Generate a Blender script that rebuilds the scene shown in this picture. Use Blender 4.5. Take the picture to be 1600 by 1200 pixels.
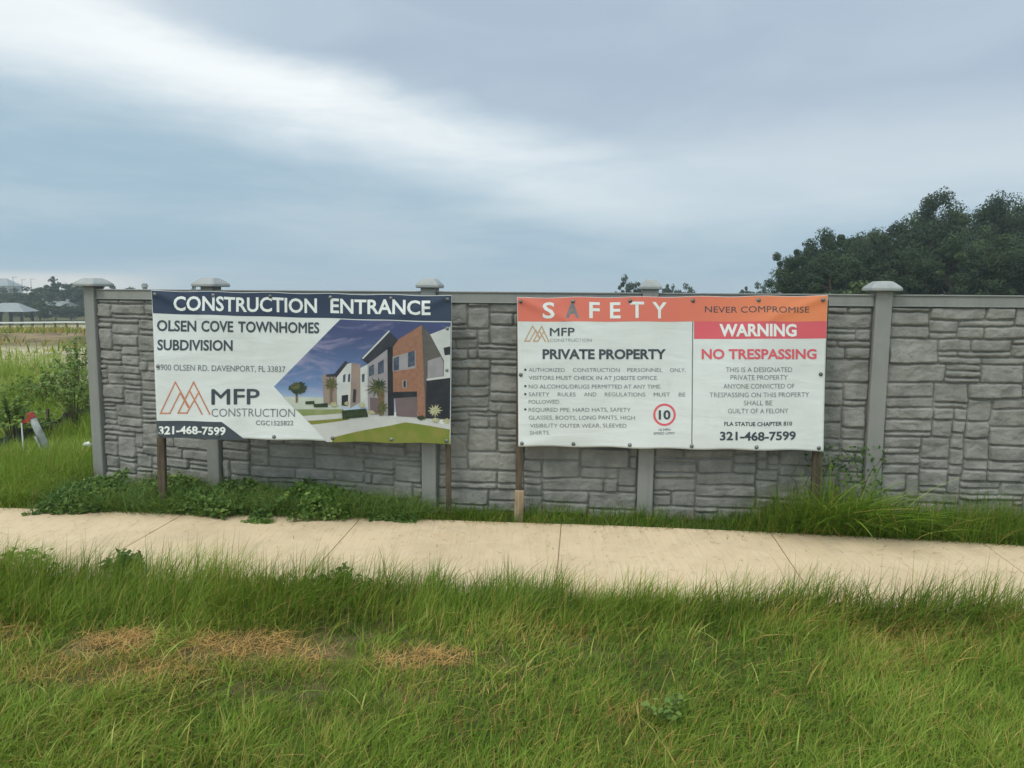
import bpy, bmesh, math, random
import numpy as np
from mathutils import Vector, Matrix
from mathutils.geometry import tessellate_polygon

for o in list(bpy.data.objects):
    bpy.data.objects.remove(o)
scene = bpy.context.scene
COL = scene.collection
random.seed(7)
RNG = np.random.default_rng(11)

# ------------------------------------------------------------------ camera
F_PX, PITCH, ROLL, EYE = 1200.0, math.radians(6.6), math.radians(0.44), 1.80
cp, sp, cr, sr = math.cos(PITCH), math.sin(PITCH), math.cos(ROLL), math.sin(ROLL)
right = Vector((cr, sr * sp, sr * cp))
up = Vector((-sr, cr * sp, cr * cp))
fwd = Vector((0, cp, -sp))
cam_d = bpy.data.cameras.new("camera")
cam_d.sensor_width = 36.0
cam_d.lens = 36.0 * F_PX / 1600.0
cam_d.clip_start, cam_d.clip_end = 0.05, 9000.0
cam = bpy.data.objects.new("camera", cam_d)
COL.objects.link(cam)
m = Matrix((right, up, -fwd)).transposed().to_4x4()
m.translation = (0, 0, EYE)
cam.matrix_world = m
scene.camera = cam
scene.render.resolution_x, scene.render.resolution_y = 1024, 768


def ray(x, y):
    """direction through a point of the photograph (1600 x 1200 grid)"""
    a, b = (x - 800) / F_PX, (600 - y) / F_PX
    return right * a + up * b + fwd


def at_depth(x, y, Y):
    d = ray(x, y)
    return d * (Y / d.y) + Vector((0, 0, EYE))


def on_ground(x, y, z=0.0):
    d = ray(x, y)
    return d * ((z - EYE) / d.z) + Vector((0, 0, EYE))


# ------------------------------------------------------------------ light
SUN_EL, SUN_AZ = math.radians(52), math.radians(-128)   # azimuth from +Y towards +X
sun_d = bpy.data.lights.new("sun", 'SUN')
sun_d.energy = 1.5
sun_d.angle = math.radians(22)
sun_d.color = (1.0, 0.93, 0.82)
sun = bpy.data.objects.new("sun", sun_d)
COL.objects.link(sun)
sv = Vector((math.sin(SUN_AZ) * math.cos(SUN_EL), math.cos(SUN_AZ) * math.cos(SUN_EL), math.sin(SUN_EL)))
sun.rotation_euler = sv.to_track_quat('Z', 'Y').to_euler()
sun.location = (0, 0, 60)

scene.view_settings.view_transform = 'Standard'
scene.view_settings.look = 'None'
scene.view_settings.exposure = 0.0
scene.view_settings.gamma = 1.0
scene.view_settings.use_curve_mapping = False


# ------------------------------------------------------------------ node helpers
class NT:
    def __init__(self, tree):
        self.t = tree

    def n(self, typ, **kw):
        nd = self.t.nodes.new(typ)
        for k, v in kw.items():
            setattr(nd, k, v)
        return nd

    def link(self, a, b):
        self.t.links.new(a, b)

    def put(self, sock, v):
        if isinstance(v, bpy.types.NodeSocket):
            self.link(v, sock)
        elif isinstance(v, (tuple, list)) and len(v) == 3 and sock.type == 'RGBA':
            sock.default_value = (*v, 1)
        else:
            sock.default_value = v

    def math(self, op, a, b=0.0, c=0.0, clamp=False):
        nd = self.n('ShaderNodeMath', operation=op, use_clamp=clamp)
        self.put(nd.inputs[0], a)
        self.put(nd.inputs[1], b)
        self.put(nd.inputs[2], c)
        return nd.outputs[0]

    def smooth(self, v, lo, hi, a=0.0, b=1.0):
        nd = self.n('ShaderNodeMapRange', interpolation_type='SMOOTHSTEP')
        self.put(nd.inputs[0], v)
        for i, q in enumerate((lo, hi, a, b)):
            self.put(nd.inputs[i + 1], q)
        return nd.outputs[0]

    def mix(self, f, a, b, blend='MIX'):
        nd = self.n('ShaderNodeMix', data_type='RGBA', blend_type=blend)
        self.put(nd.inputs['Factor'], f)
        self.put(nd.inputs[6], a)
        self.put(nd.inputs[7], b)
        return nd.outputs[2]

    def noise(self, vec, scale, detail=4.0, rough=0.55, dist=0.0):
        nd = self.n('ShaderNodeTexNoise')
        if vec is not None:
            self.link(vec, nd.inputs['Vector'])
        nd.inputs['Scale'].default_value = scale
        nd.inputs['Detail'].default_value = detail
        nd.inputs['Roughness'].default_value = rough
        nd.inputs['Distortion'].default_value = dist
        return nd.outputs['Fac']

    def combine(self, x, y, z):
        nd = self.n('ShaderNodeCombineXYZ')
        for i, q in enumerate((x, y, z)):
            self.put(nd.inputs[i], q)
        return nd.outputs[0]


# ------------------------------------------------------------------ sky
world = bpy.data.worlds.new("World")
scene.world = world
world.use_nodes = True
world.node_tree.nodes.clear()
W = NT(world.node_tree)
out = W.n('ShaderNodeOutputWorld')
bg = W.n('ShaderNodeBackground')
W.link(bg.outputs[0], out.inputs[0])
sky = W.n('ShaderNodeTexSky', sky_type='NISHITA')
sky.sun_disc = False
sky.sun_elevation = SUN_EL
sky.sun_rotation = SUN_AZ
sky.dust_density = 4.0
tc = W.n('ShaderNodeTexCoord')
sep = W.n('ShaderNodeSeparateXYZ')
W.link(tc.outputs['Generated'], sep.inputs[0])
X, Y, Z = sep.outputs
hor = W.math('SQRT', W.math('ADD', W.math('MULTIPLY', X, X), W.math('MULTIPLY', Y, Y)))
az = W.math('ARCTAN2', X, Y)
te = W.math('DIVIDE', Z, W.math('MAXIMUM', hor, 0.05))      # tangent of the elevation
# cloud sheets: stretched along the horizon, warped
warpv = W.combine(W.math('MULTIPLY', az, 2.2), W.math('MULTIPLY', te, 6.0), 0.3)
n1 = W.noise(warpv, 1.3, 5, 0.55, 0.6)
n2 = W.noise(W.combine(W.math('MULTIPLY', az, 3.0), W.math('MULTIPLY', te, 16.0), 4.1), 1.0, 6, 0.6, 0.3)
n3 = W.noise(W.combine(W.math('MULTIPLY', az, 9.0), W.math('MULTIPLY', te, 26.0), 1.7), 1.2, 5, 0.6, 0.2)
wn = W.math('SUBTRACT', n1, 0.5)
azw = W.math('ADD', az, W.math('MULTIPLY', wn, 0.10))
tew = W.math('ADD', te, W.math('ADD', W.math('MULTIPLY', wn, 0.05),
                               W.math('MULTIPLY', W.math('SUBTRACT', n3, 0.5), 0.025)))
blue = (0.345, 0.490, 0.605)
pale = (0.455, 0.575, 0.655)
lav = (0.400, 0.490, 0.605)
white = (0.90, 0.945, 0.955)
base = W.mix(W.smooth(n2, 0.35, 0.72), blue, pale)
# lavender cloud deck, upper right of the bright rift
line = W.math('ADD', W.math('MULTIPLY', azw, -0.235), 0.178)
line = W.math('MAXIMUM', line, W.math('ADD', W.math('MULTIPLY', azw, -0.03), 0.150))
s = W.math('SUBTRACT', tew, line)
deck = W.smooth(s, 0.0, 0.07)
deckcol = W.mix(W.smooth(n1, 0.35, 0.68), lav, (0.455, 0.555, 0.650))
c1 = W.mix(deck, base, deckcol)
# the rift itself: sharp above, soft below, fading to the right
upper = W.smooth(s, 0.065, 0.005)
lower = W.smooth(s, -0.10, -0.005)
fade = W.smooth(azw, 0.42, -0.30, 0.26, 1.0)
rift = W.math('MULTIPLY', W.math('MULTIPLY', upper, lower), fade)
rift = W.math('MULTIPLY', rift, W.smooth(n2, 0.15, 0.6, 0.6, 1.0))
c2 = W.mix(rift, c1, white)
# second soft bank on the far left and pale wedge right of centre
bank = W.math('MULTIPLY', W.smooth(azw, -0.25, -0.60), W.math('MULTIPLY', W.smooth(tew, 0.19, 0.26), W.smooth(tew, 0.42, 0.33)))
c2 = W.mix(W.math('MULTIPLY', bank, 0.55), c2, white)
wedge = W.math('MULTIPLY', W.smooth(azw, 0.05, 0.4), W.math('MULTIPLY', W.smooth(tew, 0.08, 0.15), W.smooth(tew, 0.25, 0.17)))
c2 = W.mix(W.math('MULTIPLY', wedge, 0.7), c2, (0.60, 0.68, 0.74))
# pale horizon, cream on the left
c3 = W.mix(W.smooth(te, 0.05, 0.0, 0.0, 0.5), c2, (0.50, 0.62, 0.69))
cream = W.math('MULTIPLY', W.smooth(te, 0.026, 0.012), W.smooth(azw, -0.38, -0.52))
c3 = W.mix(W.math('MULTIPLY', cream, 0.9), c3, (0.95, 0.88, 0.80))
# the thin overcast is brighter overhead
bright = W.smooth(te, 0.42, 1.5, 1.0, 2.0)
bright = W.math('MULTIPLY', bright, W.smooth(Y, 0.25, -0.45, 1.0, 1.95))  # unseen sky behind the camera boosted to add light on fence and banners
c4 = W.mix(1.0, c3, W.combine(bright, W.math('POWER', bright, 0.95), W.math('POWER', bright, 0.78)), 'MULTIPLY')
nish = W.n('ShaderNodeVectorMath', operation='SCALE')
W.link(sky.outputs[0], nish.inputs[0])
nish.inputs['Scale'].default_value = 0.85
# background strength 0.1: cloud radiance is written against it
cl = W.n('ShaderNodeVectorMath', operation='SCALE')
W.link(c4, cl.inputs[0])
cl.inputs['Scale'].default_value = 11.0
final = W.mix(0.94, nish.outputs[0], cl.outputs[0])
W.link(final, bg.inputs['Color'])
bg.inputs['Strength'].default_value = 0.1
world.cycles.sampling_method = 'MANUAL'
world.cycles.sample_map_resolution = 512


# ------------------------------------------------------------------ object helpers
def link(name, me, mats=None, parent=None):
    o = bpy.data.objects.new(name, me)
    COL.objects.link(o)
    if mats:
        for q in (mats if isinstance(mats, (list, tuple)) else [mats]):
            me.materials.append(q)
    if parent:
        o.parent = parent
    return o


def obj(name, bm, mats, parent=None, smooth=False):
    me = bpy.data.meshes.new(name)
    bm.normal_update()
    bm.to_mesh(me)
    bm.free()
    if smooth:
        me.polygons.foreach_set('use_smooth', [True] * len(me.polygons))
    return link(name, me, mats, parent)


def np_mesh(name, verts, quads, mats, parent=None, smooth=False, attrs=None, mat_idx=None):
    verts = np.asarray(verts, dtype=np.float32).reshape(-1, 3)
    quads = np.asarray(quads, dtype=np.int32)
    k = quads.shape[1]
    me = bpy.data.meshes.new(name)
    me.vertices.add(len(verts))
    me.vertices.foreach_set('co', verts.ravel())
    me.loops.add(quads.size)
    me.loops.foreach_set('vertex_index', quads.ravel())
    me.polygons.add(len(quads))
    me.polygons.foreach_set('loop_start', np.arange(0, quads.size, k, dtype=np.int32))
    if smooth:
        me.polygons.foreach_set('use_smooth', np.ones(len(quads), dtype=bool))
    if mat_idx is not None:
        me.polygons.foreach_set('material_index', np.asarray(mat_idx, dtype=np.int32))
    for an, av in (attrs or {}).items():
        a = me.attributes.new(an, 'FLOAT', 'POINT')
        a.data.foreach_set('value', np.asarray(av, dtype=np.float32).ravel())
    me.update(calc_edges=True)
    me.validate()
    return link(name, me, mats, parent)


def thing(name, label, cat, loc=(0, 0, 0), rotz=0.0, group=None):
    o = bpy.data.objects.new(name, None)
    o.empty_display_size = 0.2
    COL.objects.link(o)
    o.location = loc
    o.rotation_euler = (0, 0, rotz)
    tag(o, label, cat, group)
    return o


def tag(o, label=None, cat=None, group=None, kind=None):
    if label:
        o['label'] = label
    if cat:
        o['category'] = cat
    if group:
        o['group'] = group
    if kind:
        o['kind'] = kind
    return o


def copy_tree(src, parent=None):
    c = src.copy()
    COL.objects.link(c)
    c.parent = parent
    for ch in list(src.children):
        copy_tree(ch, c)
    return c


def box(bm, c, s, rot=None, bevel=0.0):
    ret = bmesh.ops.create_cube(bm, size=1.0)
    vs = ret['verts']
    M = Matrix.Translation(Vector(c)) @ (rot.to_4x4() if rot else Matrix.Identity(4)) @ Matrix.Diagonal((*s, 1))
    bmesh.ops.transform(bm, matrix=M, verts=vs)
    if bevel:
        es = list({e for v in vs for e in v.link_edges})
        bmesh.ops.bevel(bm, geom=es, offset=bevel, segments=2, affect='EDGES', profile=0.5)


def tube(bm, pts, radii, seg=8, cap=True):
    rings = []
    n = len(pts)
    for i, p in enumerate(pts):
        p = Vector(p)
        d = (Vector(pts[min(i + 1, n - 1)]) - Vector(pts[max(i - 1, 0)])).normalized()
        a = d.orthogonal().normalized() if abs(d.z) < 0.9 else Vector((1, 0, 0)) - d * d.x
        a.normalize()
        b = d.cross(a)
        r = radii[i] if isinstance(radii, (list, tuple)) else radii
        rings.append([bm.verts.new(p + (a * math.cos(2 * math.pi * k / seg) + b * math.sin(2 * math.pi * k / seg)) * r)
                      for k in range(seg)])
    for i in range(n - 1):
        for k in range(seg):
            bm.faces.new((rings[i][k], rings[i][(k + 1) % seg], rings[i + 1][(k + 1) % seg], rings[i + 1][k]))
    if cap:
        bm.faces.new(rings[0][::-1])
        bm.faces.new(rings[-1])


# numpy value noise
def vnoise(x, y, seed=0):
    xi, yi = np.floor(x).astype(np.int64), np.floor(y).astype(np.int64)
    fx, fy = x - xi, y - yi
    fx, fy = fx * fx * (3 - 2 * fx), fy * fy * (3 - 2 * fy)

    def h(a, b):
        q = (a * 374761393 + b * 668265263 + seed * 974711) & 0xFFFFFFFF
        q = ((q ^ (q >> 13)) * 1274126177) & 0xFFFFFFFF
        return ((q ^ (q >> 16)) & 0xFFFF) / 65535.0
    return (h(xi, yi) * (1 - fx) + h(xi + 1, yi) * fx) * (1 - fy) + (h(xi, yi + 1) * (1 - fx) + h(xi + 1, yi + 1) * fx) * fy


def fbm(x, y, oct=4, seed=0):
    s, a, t = 0.0, 0.5, 0.0
    for i in range(oct):
        s = s + a * vnoise(x * 2 ** i + 17.3 * i, y * 2 ** i - 9.1 * i, seed + i)
        t += a
        a *= 0.5
    return s / t


def sstep(a, b, x):
    t = np.clip((x - a) / (b - a), 0, 1)
    return t * t * (3 - 2 * t)


# ------------------------------------------------------------------ materials
MATS = {}


def mat(name, col, col2=None, scale=8.0, rough=0.7, bump=0.0, bscale=60.0, spec=0.35, detail=5.0, coord='Object', stretch=None, lo=0.35, hi=0.68):
    mt = bpy.data.materials.new(name)
    mt.use_nodes = True
    T = NT(mt.node_tree)
    b = mt.node_tree.nodes['Principled BSDF']
    b.inputs['Roughness'].default_value = rough
    b.inputs['Specular IOR Level'].default_value = spec
    tcn = T.n('ShaderNodeTexCoord')
    vec = tcn.outputs[coord]
    if stretch:
        mp = T.n('ShaderNodeMapping')
        T.link(vec, mp.inputs[0])
        mp.inputs['Scale'].default_value = stretch
        vec = mp.outputs[0]
    if col2 is None:
        col2 = tuple(c * 0.86 for c in col)
    f = T.noise(vec, scale, detail)
    T.link(T.mix(T.smooth(f, lo, hi), col, col2), b.inputs['Base Color'])
    if bump:
        bn = T.n('ShaderNodeBump')
        bn.inputs['Strength'].default_value = bump
        bn.inputs['Distance'].default_value = 0.01
        T.link(T.noise(vec, bscale, 6, 0.65), bn.inputs['Height'])
        T.link(bn.outputs[0], b.inputs['Normal'])
    MATS[name] = mt
    return mt


def leaf_mat(name, ramp, trans=0.35, rough=0.5, spec=0.3):
    """ramp over the per-leaf attribute 'tint'; 'dry' pulls towards straw"""
    mt = bpy.data.materials.new(name)
    mt.use_nodes = True
    T = NT(mt.node_tree)
    b = mt.node_tree.nodes['Principled BSDF']
    o = mt.node_tree.nodes['Material Output']
    at = T.n('ShaderNodeAttribute', attribute_name='tint')
    dr = T.n('ShaderNodeAttribute', attribute_name='dry')
    rp = T.n('ShaderNodeValToRGB')
    els = rp.color_ramp.elements
    while len(els) < len(ramp):
        els.new(0.5)
    for e, (p, c) in zip(els, ramp):
        e.position = p
        e.color = (*c, 1)
    T.link(at.outputs['Fac'], rp.inputs[0])
    straw = T.mix(at.outputs['Fac'], (0.40, 0.215, 0.070), (0.76, 0.47, 0.185))
    c = T.mix(dr.outputs['Fac'], rp.outputs[0], straw)
    T.link(c, b.inputs['Base Color'])
    b.inputs['Roughness'].default_value = rough
    b.inputs['Specular IOR Level'].default_value = spec
    tr = T.n('ShaderNodeBsdfTranslucent')
    T.link(c, tr.inputs['Color'])
    mx = T.n('ShaderNodeMixShader')
    mx.inputs[0].default_value = trans
    T.link(b.outputs[0], mx.inputs[1])
    T.link(tr.outputs[0], mx.inputs[2])
    T.link(mx.outputs[0], o.inputs['Surface'])
    MATS[name] = mt
    return mt


GRASS = leaf_mat('grass_blade', [(0.0, (0.058, 0.132, 0.013)), (0.35, (0.124, 0.232, 0.019)), (0.7, (0.220, 0.328, 0.033)), (1.0, (0.425, 0.478, 0.130))], 0.35, 0.55, 0.22)
WEED = leaf_mat('weed_leaf', [(0.0, (0.035, 0.085, 0.018)), (0.5, (0.095, 0.170, 0.030)), (1.0, (0.240, 0.310, 0.075))], 0.3, 0.5, 0.25)
OAK = leaf_mat('tree_leaf', [(0.0, (0.022, 0.042, 0.020)), (0.5, (0.042, 0.070, 0.030)), (1.0, (0.095, 0.130, 0.045))], 0.2, 0.6, 0.2)
BARK = mat('bark', (0.10, 0.08, 0.06), (0.05, 0.042, 0.035), 6, 0.9, 0.6, 20, stretch=(3, 3, 0.5))
STONE = mat('moulded_stone', (0.250, 0.243, 0.226), (0.178, 0.173, 0.160), 6.0, 0.78, 0.8, 60, 0.3, 8)
VINYL = mat('grey_vinyl_post', (0.232, 0.232, 0.220), (0.210, 0.210, 0.200), 3.0, 0.55, 0.08, 120, 0.4)
CAPM = mat('grey_post_cap', (0.30, 0.31, 0.31), (0.24, 0.25, 0.25), 9.0, 0.5, 0.06, 120, 0.4)
T = NT(STONE.node_tree)
pb = STONE.node_tree.nodes['Principled BSDF']
src = pb.inputs['Base Color'].links[0].from_socket
P = T.n('ShaderNodeNewGeometry').outputs['Position']
mp = T.n('ShaderNodeMapping')
T.link(P, mp.inputs[0])
mp.inputs['Scale'].default_value = (7, 7, 0.7)
c = T.mix(T.smooth(T.noise(mp.outputs[0], 1.0, 5, 0.6), 0.50, 0.72, 0.0, 0.45), src, (0.145, 0.142, 0.130))
c = T.mix(T.smooth(T.noise(P, 1.6, 6, 0.65), 0.50, 0.72, 0.0, 0.40), c, (0.290, 0.280, 0.255))
T.link(c, pb.inputs['Base Color'])
WOODB = mat('weathered_brown_stake', (0.105, 0.078, 0.052), (0.058, 0.044, 0.032), 9, 0.85, 0.5, 40, stretch=(4, 4, 0.6))
WOODL = mat('pale_raw_wood', (0.36, 0.27, 0.18), (0.24, 0.165, 0.10), 9, 0.85, 0.5, 40, stretch=(5, 5, 0.6))
BANNER = mat('white_banner_vinyl', (0.655, 0.680, 0.685), (0.600, 0.620, 0.620), 2.2, 0.42, 0.03, 300, 0.35)
NAVY = mat('navy_print', (0.030, 0.045, 0.085), (0.040, 0.056, 0.098), 3.0, 0.4, spec=0.35)
SLATE = mat('slate_print', (0.050, 0.062, 0.078), (0.062, 0.074, 0.09), 5.0, 0.45)
GREYTX = mat('grey_print', (0.26, 0.27, 0.28), (0.33, 0.34, 0.35), 14.0, 0.45)
GREYTX2 = mat('mid_grey_print', (0.16, 0.17, 0.185), (0.21, 0.22, 0.235), 14.0, 0.45)
WHITETX = mat('white_print', (0.76, 0.78, 0.78), (0.70, 0.72, 0.72), 6.0, 0.42)
COPPER = mat('copper_print', (0.55, 0.23, 0.14), (0.50, 0.21, 0.13), 5.0, 0.45)
TANPR = mat('tan_print', (0.50, 0.33, 0.20), (0.45, 0.30, 0.18), 5.0, 0.45)
REDP = mat('red_print', (0.66, 0.115, 0.145), (0.60, 0.105, 0.135), 3.0, 0.42)
T = NT(VINYL.node_tree)
pb = VINYL.node_tree.nodes['Principled BSDF']
src = pb.inputs['Base Color'].links[0].from_socket
P = T.n('ShaderNodeNewGeometry').outputs['Position']
mp = T.n('ShaderNodeMapping')
T.link(P, mp.inputs[0])
mp.inputs['Scale'].default_value = (22, 22, 1.1)
c = T.mix(T.smooth(T.noise(mp.outputs[0], 1.0, 6, 0.65), 0.48, 0.75, 0.0, 0.45), src, (0.150, 0.148, 0.135))
c = T.mix(T.smooth(T.noise(P, 9.0, 7, 0.7), 0.55, 0.75, 0.0, 0.35), c, (0.300, 0.295, 0.275))
T.link(c, pb.inputs['Base Color'])
# slack folds in the banner cloth
T = NT(BANNER.node_tree)
pb = BANNER.node_tree.nodes['Principled BSDF']
P = T.n('ShaderNodeNewGeometry').outputs['Position']
mp = T.n('ShaderNodeMapping')
T.link(P, mp.inputs[0])
mp.inputs['Rotation'].default_value = (0, math.radians(24), 0)
mp.inputs['Scale'].default_value = (1.2, 1.0, 5.0)
bn = T.n('ShaderNodeBump')
bn.inputs['Strength'].default_value = 0.22
bn.inputs['Distance'].default_value = 0.03
T.link(T.noise(mp.outputs[0], 1.5, 3, 0.5, 0.6), bn.inputs['Height'])
T.link(bn.outputs[0], pb.inputs['Normal'])
src = pb.inputs['Base Color'].links[0].from_socket
c = T.mix(T.smooth(T.noise(P, 2.6, 7, 0.7), 0.50, 0.78, 0.0, 0.4), src, (0.53, 0.53, 0.50))
T.link(c, pb.inputs['Base Color'])
STEEL = mat('grommet_steel', (0.22, 0.22, 0.22), (0.10, 0.10, 0.10), 20, 0.45)
STEEL.node_tree.nodes['Principled BSDF'].inputs['Metallic'].default_value = 0.6


# ------------------------------------------------------------------ terrain
FAR_X = [-40, -14, -8, -4.29, -2.61, -1.03, 1.02, 2.46, 3.78, 6.0, 10, 30]
FAR_Y = [9.5, 7.25, 6.62, 6.27, 6.13, 6.06, 5.88, 5.70, 5.49, 5.05, 4.1, -2]
WALK_W = 1.50


def far_y(x):
    x = np.asarray(x, dtype=float)
    return sum(np.interp(x + d, FAR_X, FAR_Y) for d in (-0.5, -0.25, 0, 0.25, 0.5)) / 5


def near_y(x):
    return far_y(x) - WALK_W


POSTS = [(-4.02, 7.42), (-2.70, 6.92), (-0.685, 6.40), (1.112, 6.26), (2.92, 6.12), (4.73, 5.97), (6.54, 5.80)]


def wall_y(x):
    return np.interp(x, [p[0] for p in POSTS], [p[1] for p in POSTS])


def terrain(x, y):
    x, y = np.asarray(x, float), np.asarray(y, float)
    d = np.sqrt(x * x + y * y)
    back = np.interp(d, [0, 16, 26, 60, 150, 250, 4000], [0, 0, -0.08, -0.9, -3.6, -4.2, -4.2])
    back = np.where(y > 0, back, back * 0.2)
    z = -0.035 + back
    z = z + 0.05 * (fbm(x * 0.9, y * 0.9, 3, 3) - 0.5) * sstep(0.05, 0.5, np.abs(y - (far_y(x) - WALK_W / 2)) - WALK_W / 2)
    # heaps of earth beyond the weeds
    heap = sstep(30, 36, y) * sstep(62, 48, y) * sstep(-8, -16, x)
    z = z + heap * (0.06 + 0.5 * (fbm(x * 0.16, y * 0.12, 4, 21) - 0.35))
    return z


def axis(n, k, span):
    t = np.linspace(-1, 1, n)
    return np.sinh(t * k) / math.sinh(k) * span


gx, gy = axis(330, 6.8, 800), axis(330, 6.8, 800) + 5
GX, GY = np.meshgrid(gx, gy)
GZ = terrain(GX, GY)
nr, nc = GX.shape
idx = np.arange(nr * nc).reshape(nr, nc)
quads = np.stack([idx[:-1, :-1], idx[:-1, 1:], idx[1:, 1:], idx[1:, :-1]], -1).reshape(-1, 4)
d_ = np.sqrt(GX ** 2 + GY ** 2)
brk = fbm(GX * 0.35, GY * 0.35, 4, 5)
sand = sstep(10, 14, GY) * sstep(33, 27, GY) * sstep(-5, -8, GX) * sstep(0.30, 0.48, brk + 0.10 * sstep(19, 24, GY))
sand = np.maximum(sand, sstep(62, 70, GY) * sstep(112, 104, GY) * sstep(-10, -20, GX) * 0.9)
dirt = sstep(28, 33, GY) * sstep(70, 60, GY) * sstep(-5, -12, GX) * sstep(0.25, 0.45, fbm(GX * 0.12, GY * 0.16, 4, 8))
gm = bpy.data.materials.new('ground_soil')
gm.use_nodes = True
T = NT(gm.node_tree)
b = gm.node_tree.nodes['Principled BSDF']
b.inputs['Roughness'].default_value = 0.95
b.inputs['Specular IOR Level'].default_value = 0.1
geo = T.n('ShaderNodeNewGeometry')
P = geo.outputs['Position']
c = T.mix(T.smooth(T.noise(P, 3.0, 6), 0.35, 0.65), (0.075, 0.080, 0.028), (0.135, 0.105, 0.050))
c = T.mix(T.smooth(T.noise(P, 0.12, 5), 0.4, 0.62), c, (0.075, 0.095, 0.035))
sa = T.n('ShaderNodeAttribute', attribute_name='sand')
da = T.n('ShaderNodeAttribute', attribute_name='dirt')
c = T.mix(da.outputs['Fac'], c, T.mix(T.smooth(T.noise(P, 0.7, 6), 0.38, 0.62), (0.150, 0.110, 0.075), (0.27, 0.20, 0.12)))
c = T.mix(sa.outputs['Fac'], c, T.mix(T.smooth(T.noise(P, 2.5, 6), 0.35, 0.65), (0.52, 0.45, 0.33), (0.36, 0.30, 0.20)))
T.link(c, b.inputs['Base Color'])
bn = T.n('ShaderNodeBump')
bn.inputs['Strength'].default_value = 0.7
bn.inputs['Distance'].default_value = 0.04
T.link(T.noise(P, 14, 7, 0.7), bn.inputs['Height'])
T.link(bn.outputs[0], b.inputs['Normal'])
g = np_mesh('ground', np.stack([GX, GY, GZ], -1), quads, gm, None, True, {'sand': sand, 'dirt': dirt})
tag(g, kind='structure')

# ------------------------------------------------------------------ sidewalk: slabs with open joints
cm = bpy.data.materials.new('sidewalk_concrete')
cm.use_nodes = True
T = NT(cm.node_tree)
b = cm.node_tree.nodes['Principled BSDF']
b.inputs['Roughness'].default_value = 0.85
b.inputs['Specular IOR Level'].default_value = 0.2
P = T.n('ShaderNodeNewGeometry').outputs['Position']
c = T.mix(T.smooth(T.noise(P, 1.3, 6, 0.65), 0.35, 0.65), (0.600, 0.464, 0.315), (0.530, 0.406, 0.272))
c = T.mix(T.smooth(T.noise(P, 5.0, 7, 0.7), 0.5, 0.75, 0.0, 0.55), c, (0.60, 0.50, 0.36))
c = T.mix(T.smooth(T.noise(P, 2.3, 8, 0.72), 0.48, 0.68, 0.0, 0.45), c, (0.415, 0.325, 0.225))
c = T.mix(T.smooth(T.noise(P, 45, 4, 0.7), 0.55, 0.8, 0.0, 0.5), c, (0.36, 0.28, 0.18))
mp = T.n('ShaderNodeMapping')
T.link(P, mp.inputs[0])
mp.inputs['Scale'].default_value = (60, 1.6, 1)
mp.inputs['Rotation'].default_value = (0, 0, math.radians(-8))
br = T.noise(mp.outputs[0], 1.0, 4, 0.6)
c = T.mix(T.smooth(br, 0.45, 0.75, 0.0, 0.45), c, (0.40, 0.315, 0.21))
T.link(c, b.inputs['Base Color'])
bn = T.n('ShaderNodeBump')
bn.inputs['Strength'].default_value = 0.35
bn.inputs['Distance'].default_value = 0.004
T.link(br, bn.inputs['Height'])
T.link(bn.outputs[0], b.inputs['Normal'])
joints = [-17.6, -16.1, -14.6, -13.1, -11.6, -10.1, -8.6, -7.15, -5.7, -4.2, -2.68, -1.215, 0.40, 2.0, 3.5, 5.0, 6.5, 8.0, 9.5, 11, 12.5, 14]
bm = bmesh.new()
for a_, b_ in zip(joints[:-1], joints[1:]):
    xs = np.linspace(a_ + 0.004, b_ - 0.004, 7)
    tilt = random.uniform(-0.002, 0.002)
    prof = []
    for x in xs:
        fy = float(far_y(x))
        sl = float(far_y(x + 0.1) - far_y(x - 0.1)) / 0.2
        nrm = Vector((sl, -1)).normalized()
        row = []
        for t, z in ((0, -0.10), (0, -0.006), (0.006, tilt), (WALK_W - 0.006, -tilt), (WALK_W, -0.006), (WALK_W, -0.10)):
            row.append(bm.verts.new((x + nrm.x * t, fy + nrm.y * t, z)))
        prof.append(row)
    for i in range(6):
        for k in range(5):
            bm.faces.new((prof[i][k], prof[i][k + 1], prof[i + 1][k + 1], prof[i + 1][k]))
    bm.faces.new(prof[0])
    bm.faces.new(prof[-1][::-1])
    # bottom of the tooled joint
    x = b_
    fy = float(far_y(x))
    q = [bm.verts.new((x + dx, fy + dy, -0.012)) for dx, dy in ((-0.006, -0.004), (0.006, -0.004), (0.006 - 0.1, -WALK_W + 0.004), (-0.006 - 0.1, -WALK_W + 0.004))]
    sl = float(far_y(x + 0.1) - far_y(x - 0.1)) / 0.2
    nx, ny = Vector((sl, -1)).normalized()
    for v, (dx, t_) in zip(q, ((-0.006, 0.004), (0.006, 0.004), (0.006, WALK_W - 0.004), (-0.006, WALK_W - 0.004))):
        v.co.x, v.co.y = x + dx + nx * t_, fy + ny * t_
    bm.faces.new(q)
bmesh.ops.recalc_face_normals(bm, faces=bm.faces)
tag(obj('sidewalk', bm, cm), kind='structure')


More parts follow.
